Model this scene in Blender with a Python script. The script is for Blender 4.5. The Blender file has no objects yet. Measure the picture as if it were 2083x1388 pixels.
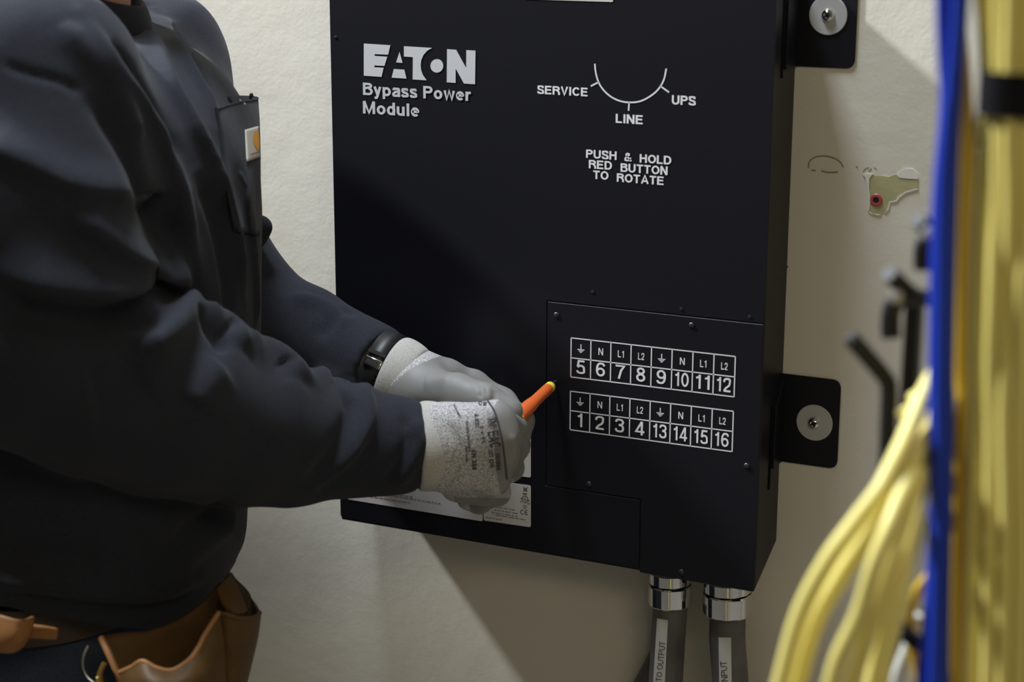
import bpy, math, random
import numpy as np
from mathutils import Vector, Matrix
from mathutils.bvhtree import BVHTree

# ------------------------------------------------------------------ camera
F = 3700.0
CXY = (1041.5, 694.0)
YAW, PITCH, ROLL = math.radians(25.6314), math.radians(13.9674), math.radians(-0.1406)
CAM = np.array([0.0, -1.6365, 1.6])
def cam_matrix():
    cy, sy = math.cos(YAW), math.sin(YAW)
    fwd = np.array([-sy * math.cos(PITCH), cy * math.cos(PITCH), -math.sin(PITCH)])
    right = np.array([cy, sy, 0.0])
    down = np.cross(fwd, right)
    r2 = math.cos(ROLL) * right + math.sin(ROLL) * down
    d2 = math.cos(ROLL) * down - math.sin(ROLL) * right
    return np.array([r2, d2, fwd])
R = cam_matrix()

scene = bpy.context.scene
COL = scene.collection
cd = bpy.data.cameras.new('camera')
cam = bpy.data.objects.new('camera', cd)
COL.objects.link(cam)
cam.matrix_world = Matrix((
    (R[0][0], -R[1][0], -R[2][0], CAM[0]),
    (R[0][1], -R[1][1], -R[2][1], CAM[1]),
    (R[0][2], -R[1][2], -R[2][2], CAM[2]), (0, 0, 0, 1)))
cd.sensor_width = 36.0
cd.lens = F / 2083.0 * 36.0
cd.clip_start = 0.05
cd.dof.use_dof = True
cd.dof.focus_distance = 1.80
cd.dof.aperture_fstop = 5.2
cd.dof.aperture_blades = 0
scene.camera = cam

# ------------------------------------------------------------------ world, lights, exposure
vs = scene.view_settings
vs.view_transform = 'Standard'; vs.look = 'None'; vs.gamma = 1.0; vs.use_curve_mapping = False
vs.exposure = 0.0
w = bpy.data.worlds.new('room_light'); scene.world = w
w.use_nodes = True
bg = w.node_tree.nodes['Background']
bg.inputs[0].default_value = (1.0, 0.88, 0.66, 1); bg.inputs[1].default_value = 0.10
def area_light(name, loc, target, sx, sy, power, color):
    ld = bpy.data.lights.new(name, 'AREA'); ld.shape = 'RECTANGLE'
    ld.size = sx; ld.size_y = sy; ld.energy = power; ld.color = color
    o = bpy.data.objects.new(name, ld); COL.objects.link(o)
    d = Vector(target) - Vector(loc)
    o.matrix_world = Matrix.Translation(loc) @ d.to_track_quat('-Z', 'Y').to_matrix().to_4x4()
    return o
LD = np.array([3.9, 1.0, -3.53]); LD /= np.linalg.norm(LD)
key_pos = np.array([-0.75, 0.0, 1.3]) - LD * 4.6
sp_ = bpy.data.lights.new('key_lamp', 'SPOT'); sp_.energy = 1900; sp_.color = (0.94, 0.98, 1.0)
sp_.shadow_soft_size = 0.15; sp_.spot_size = math.radians(23); sp_.spot_blend = 1.0
so = bpy.data.objects.new('key_lamp', sp_); COL.objects.link(so)
so.matrix_world = Matrix.Translation(tuple(key_pos)) @ (Vector((-0.85, -0.35, 1.69))-Vector(key_pos)).to_track_quat('-Z', 'Y').to_matrix().to_4x4() @ Matrix.Diagonal((2.2, 1, 1, 1))
area_light('ceiling_or_fill_lamp', (-1.02, -0.40, 3.0), (-0.95, -0.40, 1.0), 0.55, 0.3, 46, (0.82, 0.91, 1.0))
area_light('ceiling_or_fill_lamp', (1.1, -2.4, 2.9), (-0.6, -0.1, 1.0), 1.2, 0.6, 16, (1.0, 0.88, 0.64))  # added warm fill, stands in for light bounced from the right

# ------------------------------------------------------------------ helpers
def ray(px, py):
    v = np.array([(px - CXY[0]) / F, (py - CXY[1]) / F, 1.0])
    return R.T @ v
def P(px, py, Y):
    """world point on the plane y = Y that the photograph shows at this pixel"""
    v = ray(px, py)
    return CAM + v * ((Y - CAM[1]) / v[1])
def project(V):
    q = (np.asarray(V) - CAM) @ R.T
    return q[..., :2] / q[..., 2:3] * F + np.array(CXY)

def tag(o, label, cat=None, group=None, kind=None):
    o['label'] = label
    if cat: o['category'] = cat
    if group: o['group'] = group
    if kind: o['kind'] = kind
    return o
def empty(name, loc, label, cat, group=None):
    o = bpy.data.objects.new(name, None); COL.objects.link(o)
    o.location = tuple(loc); o.empty_display_size = 0.05
    return tag(o, label, cat, group)
def world_of(p):
    m = p.matrix_basis.copy()
    return world_of(p.parent) @ p.matrix_parent_inverse @ m if p.parent else m
def obj(name, verts, faces, mats, parent=None, smooth=True, fmat=None, angle=None):
    me = bpy.data.meshes.new(name)
    me.from_pydata([tuple(map(float, v)) for v in verts], [], [tuple(int(i) for i in f) for f in faces])
    for m in (mats if isinstance(mats, (list, tuple)) else [mats]):
        me.materials.append(m)
    if smooth:
        me.polygons.foreach_set('use_smooth', [True] * len(me.polygons))
    if fmat is not None:
        me.polygons.foreach_set('material_index', [int(i) for i in fmat])
    me.update()
    if angle: me.set_sharp_from_angle(angle=math.radians(angle))
    o = bpy.data.objects.new(name, me); COL.objects.link(o)
    if parent is not None:
        o.parent = parent
        o.matrix_parent_inverse = world_of(parent).inverted()
    return o
def mod(o, kind, **kw):
    m = o.modifiers.new(kind.lower(), kind)
    for k, v in kw.items(): setattr(m, k, v)
    return m

class MB:
    def __init__(self): self.v = []; self.f = []; self.m = []
    def add(self, verts, faces, mi=0):
        n = len(self.v); self.v += [tuple(x) for x in verts]
        self.f += [tuple(i + n for i in fc) for fc in faces]; self.m += [mi] * len(faces)
        return self
    def box(self, lo, hi, mi=0):
        x0, y0, z0 = lo; x1, y1, z1 = hi
        return self.add([(x0,y0,z0),(x1,y0,z0),(x1,y1,z0),(x0,y1,z0),(x0,y0,z1),(x1,y0,z1),(x1,y1,z1),(x0,y1,z1)],
            [(0,3,2,1),(4,5,6,7),(0,1,5,4),(1,2,6,5),(2,3,7,6),(3,0,4,7)], mi)
    def prism_y(self, poly, y0, y1, mi=0):
        """poly: (x,z) points anticlockwise seen from -y; extruded between y0 (front) and y1 (back)"""
        n = len(poly)
        V = [(x, y0, z) for x, z in poly] + [(x, y1, z) for x, z in poly]
        Fc = [tuple(range(n)), tuple(range(2*n-1, n-1, -1))]
        Fc += [(i, n+i, n+(i+1) % n, (i+1) % n) for i in range(n)]
        return self.add(V, Fc, mi)
    def lathe(self, prof, a, d, n=32, mi=0, close=True):
        """prof: (t along axis d from a, radius)"""
        a = np.array(a, float); d = np.array(d, float); d /= np.linalg.norm(d)
        u = np.cross(d, (0, 0, 1) if abs(d[2]) < .9 else (1, 0, 0)); u /= np.linalg.norm(u); w_ = np.cross(d, u)
        V = []; Fc = []
        for t, r in prof:
            for k in range(n):
                th = 2*math.pi*k/n
                V.append(a + d*t + (u*math.cos(th) + w_*math.sin(th))*r)
        for i in range(len(prof)-1):
            for k in range(n):
                k2 = (k+1) % n
                Fc.append((i*n+k, i*n+k2, (i+1)*n+k2, (i+1)*n+k))
        if close:
            Fc.append(tuple(range(n-1, -1, -1))); Fc.append(tuple((len(prof)-1)*n+k for k in range(n)))
        return self.add(V, Fc, mi)
    def tube(self, pts, r, n=12, mi=0, cap=True):
        pts = np.array(pts, float); m = len(pts)
        rr = np.full(m, r) if np.isscalar(r) else np.array(r, float)
        T = np.gradient(pts, axis=0); T /= np.linalg.norm(T, axis=1)[:, None]
        u = np.cross(T[0], (0.3, 1, 0.2)); u /= np.linalg.norm(u)
        V = []
        for i in range(m):
            u = u - T[i]*np.dot(u, T[i]); u /= np.linalg.norm(u); w_ = np.cross(T[i], u)
            for k in range(n):
                th = 2*math.pi*k/n
                V.append(pts[i] + (u*math.cos(th) + w_*math.sin(th))*rr[i])
        Fc = [(i*n+k, i*n+(k+1) % n, (i+1)*n+(k+1) % n, (i+1)*n+k) for i in range(m-1) for k in range(n)]
        if cap: Fc += [tuple(range(n-1, -1, -1)), tuple((m-1)*n+k for k in range(n))]
        return self.add(V, Fc, mi)
    def build(self, name, mats, parent=None, smooth=True, angle=35):
        return obj(name, self.v, self.f, mats, parent, smooth, self.m, angle)

def spline(pts, n):
    """Catmull-Rom through pts (k,dim), n samples"""
    p = np.array(pts, float); k = len(p)
    q = np.vstack([2*p[0]-p[1], p, 2*p[-1]-p[-2]])
    out = []
    for s in np.linspace(0, k-1, n):
        i = min(int(s), k-2); t = s-i
        a, b, c, d = q[i], q[i+1], q[i+2], q[i+3]
        out.append(.5*((2*b)+(-a+c)*t+(2*a-5*b+4*c-d)*t*t+(-a+3*b-3*c+d)*t**3))
    return np.array(out)
def run_on(w_, z_end, start=False, step=.06):
    """carry a cable or conduit on beyond the frame, bending gently to the vertical"""
    if start: return run_on(w_[::-1], z_end, False, step)[::-1]
    w_ = list(w_); d = w_[-1]-w_[-2]; d = d/np.linalg.norm(d); v = np.array([0, 0, 1.0 if z_end > w_[-1][2] else -1.0])
    while (z_end-w_[-1][2])*v[2] > step:
        d = d*.55+v*.45; d /= np.linalg.norm(d); w_.append(w_[-1]+d*step)
    return np.array(w_)
def pix_spline(pp, n):
    return spline([P(*p) for p in pp], n)
def rounded(poly, radii, n=5):
    """round the corners of a polygon of 2D points"""
    out = []; m = len(poly)
    for i in range(m):
        p = np.array(poly[i], float); a = np.array(poly[i-1], float); b = np.array(poly[(i+1) % m], float)
        r = radii[i] if not np.isscalar(radii) else radii
        if r <= 0: out.append(tuple(p)); continue
        da = (a-p)/np.linalg.norm(a-p); db = (b-p)/np.linalg.norm(b-p)
        ang = math.acos(max(-1, min(1, float(np.dot(da, db)))))
        t = r/math.tan(ang/2)
        for s in range(n+1):
            k = s/n
            q = (1-k)**2*(p+da*t)+2*k*(1-k)*p+k*k*(p+db*t)
            out.append(tuple(q))
    return out
def sheet(rows, nu, nv):
    """smooth grid through rows of world points -> verts, quads"""
    rs = [spline(r, nu) for r in rows]
    g = np.array([spline([r[i] for r in rs], nv) for i in range(nu)])      # nu x nv x 3
    V = g.reshape(-1, 3)
    Fc = [(i*nv+j, (i+1)*nv+j, (i+1)*nv+j+1, i*nv+j+1) for i in range(nu-1) for j in range(nv-1)]
    return V, Fc

# ---- distance fields -> one continuous surface
def smin(a, b, k):
    h = np.clip(.5+.5*(b-a)/k, 0, 1)
    return b*(1-h)+a*h-k*h*(1-h)
def cone_sdf(X, a, b, ra, rb):
    a = np.asarray(a, np.float32); b = np.asarray(b, np.float32)
    ab = b-a; t = np.clip(((X-a)@ab)/max(float(ab@ab), 1e-9), 0, 1)
    d = X-a-t[..., None]*ab
    return np.sqrt((d*d).sum(-1))-(ra+(rb-ra)*t)
def chain_sdf(X, pts, k):
    d = None
    for (a, ra), (b, rb) in zip(pts[:-1], pts[1:]):
        c = cone_sdf(X, a, b, ra, rb)
        d = c if d is None else smin(d, c, k)
    return d
def ell_sdf(X, c, r, B=None):
    q = X-np.asarray(c, np.float32)
    if B is not None: q = q@np.asarray(B, np.float32).T
    r = np.asarray(r, np.float32)
    k0 = np.sqrt(((q/r)**2).sum(-1)); k1 = np.sqrt(((q/r**2)**2).sum(-1))+1e-9
    return k0*(k0-1)/k1
def surface(fn, lo, hi, h, smooth_it=3):
    lo = np.array(lo, float); n = np.ceil((np.array(hi)-lo)/h).astype(int)+1
    ax = [np.float32(lo[i]+h*np.arange(n[i])) for i in range(3)]
    D = np.empty(tuple(n), np.float32)
    for i0 in range(0, n[0], 24):
        xs = ax[0][i0:i0+24]
        G = np.stack(np.meshgrid(xs, ax[1], ax[2], indexing='ij'), -1)
        D[i0:i0+24] = fn(G)
    D[0] = D[-1] = 1; D[:, 0] = D[:, -1] = 1; D[:, :, 0] = D[:, :, -1] = 1
    S = D < 0
    c = [S[i:n[0]-1+i, j:n[1]-1+j, k:n[2]-1+k] for i in (0, 1) for j in (0, 1) for k in (0, 1)]
    anyv = np.logical_or.reduce(c); allv = np.logical_and.reduce(c)
    cell = np.argwhere(anyv & ~allv)
    idx = -np.ones(tuple(n-1), np.int64); idx[tuple(cell.T)] = np.arange(len(cell))
    acc = np.zeros((len(cell), 3)); cnt = np.zeros(len(cell))
    corners = np.array([(i, j, k) for i in (0, 1) for j in (0, 1) for k in (0, 1)])
    for a in range(8):
        for b in range(a+1, 8):
            if abs(corners[a]-corners[b]).sum() != 1: continue
            ia = cell+corners[a]; ib = cell+corners[b]
            da = D[tuple(ia.T)]; db = D[tuple(ib.T)]
            m = (da < 0) != (db < 0)
            t = np.where(m, da/np.where(m, da-db, 1), 0)[:, None]
            acc += np.where(m[:, None], ia+(ib-ia)*t, 0); cnt += m
    V = lo+acc/cnt[:, None]*h
    Q = []
    for axn in range(3):
        o1, o2 = [(1, 2), (2, 0), (0, 1)][axn]
        sl0 = [slice(None)]*3; sl1 = [slice(None)]*3
        sl0[axn] = slice(0, -1); sl1[axn] = slice(1, None)
        A = S[tuple(sl0)]; B = S[tuple(sl1)]
        for (mask, flip) in ((A & ~B, False), (~A & B, True)):
            e = np.argwhere(mask)
            e = e[(e[:, o1] > 0) & (e[:, o2] > 0) & (e[:, o1] < n[o1]-1) & (e[:, o2] < n[o2]-1)]
            e1 = np.eye(3, dtype=int)[o1]; e2 = np.eye(3, dtype=int)[o2]
            q = np.stack([idx[tuple((e-e1-e2).T)], idx[tuple((e-e2).T)], idx[tuple(e.T)], idx[tuple((e-e1).T)]], 1)
            if flip: q = q[:, ::-1]
            Q.append(q)
    Q = np.vstack(Q); Q = Q[(Q >= 0).all(1)]
    V = relax(V, Q, smooth_it)
    return V, Q
def relax(V, Q, it, lam=.5, mask=None):
    E = np.vstack([Q[:, [0, 1]], Q[:, [1, 2]], Q[:, [2, 3]], Q[:, [3, 0]]])
    cnt = np.bincount(E[:, 0], minlength=len(V))[:, None]
    for _ in range(it):
        s = np.stack([np.bincount(E[:, 0], V[E[:, 1], k], minlength=len(V)) for k in range(3)], 1)
        d = lam*(s/np.maximum(cnt, 1)-V)
        V = V+(d if mask is None else d*mask[:, None])
    return V
def vnormals(V, Q):
    fn = np.cross(V[Q[:, 2]]-V[Q[:, 0]], V[Q[:, 3]]-V[Q[:, 1]])
    N = np.stack([sum(np.bincount(Q[:, j], fn[:, k], minlength=len(V)) for j in range(4)) for k in range(3)], 1)
    return N/np.maximum(np.linalg.norm(N, axis=1), 1e-12)[:, None]
def bvh(V, Q):
    return BVHTree.FromPolygons([tuple(v) for v in V], [tuple(int(i) for i in q) for q in Q])
def hit(b, px, py):
    v = ray(px, py); v = v/np.linalg.norm(v)
    loc, nor, i, d = b.ray_cast(Vector(CAM), Vector(v), 6.0)
    if loc is None: return None, None
    nor = np.array(nor)
    if nor @ v > 0: nor = -nor
    return np.array(loc), nor
def seg_dist(V, pl):
    """distance of points to a 3D polyline, position along it (0..1), nearest point"""
    best = np.full(len(V), 1e9); tt = np.zeros(len(V)); near = np.zeros((len(V), 3))
    L = np.concatenate([[0], np.cumsum(np.linalg.norm(np.diff(pl, axis=0), axis=1))])
    for i in range(len(pl)-1):
        a, b = pl[i], pl[i+1]; ab = b-a; l2 = max(ab@ab, 1e-12)
        t = np.clip((V-a)@ab/l2, 0, 1); q = a+t[:, None]*ab
        d = np.linalg.norm(V-q, axis=1); m = d < best
        best[m] = d[m]; tt[m] = (L[i]+t[m]*(L[i+1]-L[i]))/L[-1]; near[m] = q[m]
    return best, tt, near
def folds(V, Q, specs):
    """raise ridges / press valleys along lines on the cloth: (pixels, height m, width above m, width below m)"""
    N = vnormals(V, Q); B = bvh(V, Q); disp = np.zeros(len(V))
    UV = project(V); front = ((V-CAM)*N).sum(1) < 0
    for pp, amp, wa, wb in specs:
        pl = []; 
        for q in spline(pp, max(8, 4*len(pp))):
            loc, _ = hit(B, q[0], q[1])
            if loc is not None: pl.append(loc)
        if len(pl) < 3: continue
        pl = np.array(pl); d, t, near = seg_dist(V, pl)
        up = UV[:, 1] < project(near)[:, 1]
        wd = np.where(up, wa, wb)
        g = np.exp(-(d/wd)**2)*np.clip(np.sin(np.pi*np.clip(t, .02, .98))*2.2, 0, 1)
        disp += amp*g*front
    return V+N*disp[:, None]

# ---- lettering
def _arc(cx, cy, rx, ry, a0, a1, n=12):
    return [(cx+rx*math.cos(math.radians(a)), cy+ry*math.sin(math.radians(a))) for a in np.linspace(a0, a1, n)]
def glyph(c, w):
    """strokes (centre lines) and advance of a grotesque letter, capitals 1 high, stroke w"""
    h = w/2; X = .73; t = 1-h; xt = X-h
    def O(W, H): return [_arc(W/2, H/2, W/2-h, H/2-h, 0, 360, 36)]
    def bowl(W, x0=None):                       # round lower-case bowl
        return [_arc(W/2, X/2, W/2-h, X/2-h, 0, 360, 30)]
    if c == 'A': return [[(h*.9, 0), (.39, 1-h*.4), (.78-h*.9, 0)], [(.17, .30), (.61, .30)]], .78
    if c == 'B': return [[(h, 0), (h, 1)], [(h, t), (.42, t)]+_arc(.42, .765, .22-h*.4, .235-h, 90, -90)+[(h, .53)], [(.42, .53)]+_arc(.43, .265, .26-h*.4, .265, 90, -90, 12)[0:0]+_arc(.43, (.53+h)/2, .27-h*.6, (.53-h)/2, 90, -90)+[(h, h)]], .72
    if c == 'C': return [_arc(.39, .5, .39-h, .5-h, 38, 322, 28)], .76
    if c == 'D': return [[(h, 0), (h, 1)], [(h, t), (.36, t)]+_arc(.36, .5, .38-h, .5-h, 90, -90, 20)+[(h, h)]], .76
    if c == 'E': return [[(h, 0), (h, 1)], [(h, t), (.64, t)], [(h, .52), (.60, .52)], [(h, h), (.65, h)]], .68
    if c == 'F': return [[(h, 0), (h, 1)], [(h, t), (.62, t)], [(h, .52), (.56, .52)]], .64
    if c == 'G': return [_arc(.40, .5, .40-h, .5-h, 40, 340, 28)+[(.78-h, .46), (.44, .46)]], .80
    if c == 'H': return [[(h, 0), (h, 1)], [(.72-h, 0), (.72-h, 1)], [(h, .53), (.72-h, .53)]], .74
    if c == 'I': return [[(h+.03, 0), (h+.03, 1)]], w+.06
    if c == 'K': return [[(h, 0), (h, 1)], [(h, .38), (.68-h, 1)], [(.30, .58), (.74-h, 0)]], .74
    if c == 'L': return [[(h, 0), (h, 1)], [(h, h), (.58, h)]], .60
    if c == 'M': return [[(h, 0), (h, 1)], [(h, 1), (.435, .08), (.87-h, 1)], [(.87-h, 1), (.87-h, 0)]], .90
    if c == 'N': return [[(h, 0), (h, 1)], [(h, 1), (.72-h, 0)], [(.72-h, 0), (.72-h, 1)]], .74
    if c == 'O': return O(.80, 1), .80
    if c == 'P': return [[(h, 0), (h, 1)], [(h, t), (.40, t)]+_arc(.40, .71, .28-h, .29-h, 90, -90)+[(h, .42+h)]], .68
    if c == 'R': return [[(h, 0), (h, 1)], [(h, t), (.42, t)]+_arc(.42, .735, .29-h, .265-h, 90, -90)+[(h, .47+h)], [(.40, .50), (.56, .44), (.62, .30), (.66, 0)]], .73
    if c == 'S': return [spline([(h, .30), (.12, .14), (.35, h), (.58, .13), (.66-h*.9, .28), (.54, .43), (.34, .50), (.14, .58), (.04+h*.9, .73), (.12, .88), (.34, t), (.54, .88), (.64-h, .70)], 40)], .68
    if c == 'T': return [[(0, t), (.66, t)], [(.33, 0), (.33, 1)]], .67
    if c == 'U': return [[(h, 1), (h, .34)]+_arc(.36, .34, .36-h, .34-h, 180, 360, 18)+[(.72-h, .34), (.72-h, 1)]], .74
    if c == 'V': return [[(h*.9, 1), (.36, h*.4), (.72-h*.9, 1)]], .72
    if c == '&': return [spline([(.70, .02), (.45, .34), (.22, .68), (.22, .85), (.34, t), (.46, .86), (.44, .70), (.24, .52), (.08+h*.5, .32), (.12, .12), (.30, h), (.50, .14), (.64, .44)], 44)], .74
    if c == 'a': return [spline([(.06+h*.4, .52), (.14, .64), (.29, xt), (.45, .63), (.49, .50), (.49, .1), (.53, 0)], 20), spline([(.49, .43), (.25, .38), (h, .24), (.11, .1), (.24, h*.9), (.40, .11), (.49, .26)], 24)], .58
    if c == 'd': return bowl(.60)+[[(.58-h, 0), (.58-h, 1)]], .61
    if c == 'e': return [[(h, .39), (.56-h, .39)]+_arc(.29, X/2, .29-h, X/2-h, 8, 318, 26)], .59
    if c == 'l': return [[(h+.03, 0), (h+.03, 1)]], w+.06
    if c == 'o': return bowl(.62), .63
    if c == 'p': return bowl(.62)+[[(h+.01, -.24), (h+.01, X)]], .64
    if c == 'r': return [[(h, 0), (h, X)], spline([(h, .40), (.15, .58), (.26, xt), (.38, xt+.01)], 12)], .40
    if c == 'c': return [_arc(.29, X/2, .29-h, X/2-h, 40, 320, 24)], .57
    if c == 'h': return [[(h, 0), (h, 1)], [(h, .42)]+_arc(.285, .42, .285-h, .31-h, 180, 0, 14)+[(.57-h, 0)]], .60
    if c == 't': return [[(.17, .95), (.17, .16), (.22, h), (.32, h*.8)], [(.02, xt), (.33, xt)]], .36
    if c == 's': return [spline([(h*.8, .21), (.13, .09), (.27, h*.9), (.43, .1), (.52-h*.8, .20), (.40, .32), (.16, .41), (.03+h*.8, .53), (.12, .63), (.26, xt), (.40, .64), (.50-h, .52)], 32)], .54
    if c == 'u': return [[(h, X), (h, .27)]+_arc(.28, .27, .28-h, .27-h, 180, 360, 14)+[(.56-h, .27)], [(.56-h, 0), (.56-h, X)]], .58
    if c == 'w': return [[(h*.8, X), (.22, h*.3), (.40, X), (.58, h*.3), (.80-h*.8, X)]], .80
    if c == 'y': return [[(h*.8, X), (.30, .02)], [(.56-h*.8, X), (.27, -.05), (.20, -.18), (.06, -.17)]], .57
    if c == '0': return [_arc(.30, .5, .30-h, .5-h, 0, 360, 32)], .62
    if c == '1': return [[(.34, 0), (.34, 1)], [(.34, .93), (.26, .80), (.10, .76)]], .50
    if c == '2': return [spline([(h*.9, .68), (.10, .86), (.30, t), (.50, .88), (.58-h, .70), (.46, .48), (.22, .28), (h, h)], 26), [(h*.5, h), (.58, h)]], .61
    if c == '3': return [spline([(h, .74), (.13, .89), (.30, t), (.47, .88), (.53, .73), (.44, .58), (.25, .535)], 20), spline([(.25, .535), (.48, .48), (.59-h*.8, .29), (.48, .12), (.29, h), (.11, .12), (h*.9, .28)], 20)], .62
    if c == '4': return [[(.60, .25), (h*.8, .25), (.42, 1-h*.2)], [(.43, 0), (.43, 1)]], .62
    if c == '5': return [[(.54, t), (.16, t), (.09, .50)], spline([(.09, .48), (.27, .60), (.48, .52), (.58-h, .33), (.50, .13), (.29, h), (.12, .11), (h*.9, .24)], 24)], .61
    if c == '6': return [_arc(.305, .32, .285-h*.9, .32-h, 0, 360, 28), spline([(.06, .34), (.09, .70), (.20, .90), (.34, t), (.48, .90), (.55, .76)], 18)], .61
    if c == '7': return [[(0, t), (.56, t), (.36, .60), (.22, 0)]], .58
    if c == '8': return [_arc(.305, .745, .25-h*.8, .255-h, 0, 360, 26), _arc(.305, .275, .29-h*.9, .275-h*.7, 0, 360, 28)], .61
    if c == '9': return [_arc(.305, .68, .285-h*.9, .32-h, 0, 360, 28), spline([(.55, .66), (.52, .30), (.41, .10), (.27, h), (.13, .10), (.06, .24)], 18)], .61
    return [], .38
def stroke_faces(pl, w):
    p = [np.array(q, float) for q in pl]
    q = [p[0]]
    for a in p[1:]:
        if np.linalg.norm(a-q[-1]) > 1e-4: q.append(a)
    p = np.array(q); closed = np.linalg.norm(p[0]-p[-1]) < 1e-3 and len(p) > 4
    n = len(p); V = []
    for i in range(n):
        if closed: d0 = p[i]-p[i-1] if i > 0 else p[0]-p[-2]; d1 = p[i+1]-p[i] if i < n-1 else p[1]-p[0]
        else: d0 = p[max(i, 1)]-p[max(i, 1)-1]; d1 = p[min(i+1, n-1)]-p[min(i+1, n-1)-1]
        d0 = d0/np.linalg.norm(d0); d1 = d1/np.linalg.norm(d1)
        m = d0+d1
        m = m/max(np.linalg.norm(m), 1e-6); nrm = np.array([-m[1], m[0]])
        k = 1/max(.62, float(nrm@np.array([-d0[1], d0[0]])))
        V += [p[i]+nrm*w/2*k, p[i]-nrm*w/2*k]
    return V, [(2*i, 2*i+1, 2*i+3, 2*i+2) for i in range(n-1)]
CAP = 1.0
def text_mesh(s, bold=.17, spacing=1.0):
    V = []; Fc = []; x = 0
    for c in s:
        st, adv = glyph(c, bold)
        for pl in st:
            v, f = stroke_faces(pl, bold); n = len(V)
            V += [(a[0]+x, a[1], len(Fc)*1.2e-6) for a in v]; Fc += [tuple(n+i for i in k) for k in f]
        x += (adv+.085*spacing) if st else .36
    return np.array(V).reshape(-1, 3), Fc
def flat_text(mb, s, pL, pR, cap_px, Y, bold=.17, spacing=1.0, th=.0002):
    """text standing on the plane y=Y: baseline from pixel pL to pixel pR, capitals cap_px tall at pL"""
    V, Fc = text_mesh(s, bold, spacing=spacing)
    A = P(*pL, Y); B = P(*pR, Y); T = P(pL[0], pL[1]-cap_px, Y)
    sx = (B[0]-A[0])/(V[:, 0].max()-V[:, 0].min()); sz = (T[2]-A[2])/CAP
    z0 = (A[2]+B[2])/2
    W_ = [(A[0]+(v[0]-V[:, 0].min())*sx, Y-th-v[2], z0+v[1]*sz) for v in V]
    mb.add(W_, [f for f in Fc])
def decal_text(mb, s, origin, along, cap_px, B, length_px=None, off=.0004, bold=.15):
    """text lying on a curved surface; along = pixel direction of writing, letters' tops to the left of it"""
    V, Fc = text_mesh(s, bold); a = np.array(along, float); a /= np.linalg.norm(a); up = np.array([a[1], -a[0]])
    k = cap_px/CAP; kx = k if length_px is None else length_px/(V[:, 0].max()-V[:, 0].min())
    W_ = []
    for v in V:
        q = np.array(origin)+a*v[0]*kx+up*v[1]*k
        loc, nor = hit(B, q[0], q[1])
        if loc is None: return
        W_.append(loc+nor*(off+v[2]))
    mb.add(W_, Fc)

# ------------------------------------------------------------------ materials
def mat(name, col, rough=.6, metal=0.0, spec=.5, bump=None, vary=None, sheen=0.0, coat=0.0):
    """bump: list of (scale, strength, distance, detail); vary: (scale, colour2, low, high)"""
    m = bpy.data.materials.new(name); m.use_nodes = True
    nt = m.node_tree; b = nt.nodes['Principled BSDF']
    b.inputs['Base Color'].default_value = (*col, 1); b.inputs['Roughness'].default_value = rough
    b.inputs['Metallic'].default_value = metal; b.inputs['Specular IOR Level'].default_value = spec
    if sheen:
        b.inputs['Sheen Weight'].default_value = sheen; b.inputs['Sheen Roughness'].default_value = .5
    if coat: b.inputs['Coat Weight'].default_value = coat
    tc = nt.nodes.new('ShaderNodeTexCoord')
    if vary:
        sc, c2, lo, hi = vary
        n = nt.nodes.new('ShaderNodeTexNoise'); n.inputs['Scale'].default_value = sc; n.inputs['Detail'].default_value = 4
        r = nt.nodes.new('ShaderNodeMapRange'); r.inputs['From Min'].default_value = lo; r.inputs['From Max'].default_value = hi
        x = nt.nodes.new('ShaderNodeMix'); x.data_type = 'RGBA'
        x.inputs['A'].default_value = (*col, 1); x.inputs['B'].default_value = (*c2, 1)
        nt.links.new(tc.outputs['Object'], n.inputs['Vector']); nt.links.new(n.outputs['Fac'], r.inputs['Value'])
        nt.links.new(r.outputs['Result'], x.inputs['Factor']); nt.links.new(x.outputs['Result'], b.inputs['Base Color'])
    prev = None
    for (sc, st, dist, det) in (bump or []):
        n = nt.nodes.new('ShaderNodeTexNoise'); n.inputs['Scale'].default_value = sc; n.inputs['Detail'].default_value = det
        bp = nt.nodes.new('ShaderNodeBump'); bp.inputs['Strength'].default_value = st; bp.inputs['Distance'].default_value = dist
        nt.links.new(tc.outputs['Object'], n.inputs['Vector']); nt.links.new(n.outputs['Fac'], bp.inputs['Height'])
        if prev: nt.links.new(prev.outputs['Normal'], bp.inputs['Normal'])
        prev = bp
    if prev: nt.links.new(prev.outputs['Normal'], b.inputs['Normal'])
    return m
M = {}
M['wall'] = mat('wall_paint', (.68, .645, .565), .6, spec=.3, bump=[(7, .25, .008, 2), (60, .15, .0022, 3), (260, .25, .0005, 2)],
                vary=(3, (.64, .605, .53), .35, .7))
M['floor'] = mat('floor_vinyl', (.34, .32, .29), .4, vary=(6, (.28, .26, .24), .4, .6))
M['paint_torn'] = mat('paint_edge', (.70, .68, .62), .7)
M['plaster'] = mat('olive_drywall', (.40, .385, .205), .9, bump=[(300, .3, .0005, 2)], vary=(60, (.36, .34, .18), .4, .6))
M['crack'] = mat('paint_crack', (.24, .20, .09), .9)
M['red'] = mat('red_plastic', (.36, .065, .07), .4)
M['hole'] = mat('dark_hole', (.01, .006, .006), .8)
M['black'] = mat('black_powder_coat', (.0065, .0065, .0105), .42, spec=.30, bump=[(900, .12, .0002, 1)])
M['blackdeep'] = mat('black_gap', (.002, .002, .002), .9, spec=.1)
M['white_ink'] = mat('white_screen_print', (.70, .70, .72), .5, spec=.3)
M['silver_ink'] = mat('silver_screen_print', (.52, .53, .56), .45, spec=.3)
M['grey_ink'] = mat('grey_screen_print', (.50, .50, .52), .5, spec=.3)
M['sticker'] = mat('silver_grey_label', (.60, .57, .56), .5)
M['ink'] = mat('dark_print', (.035, .035, .04), .6)
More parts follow.
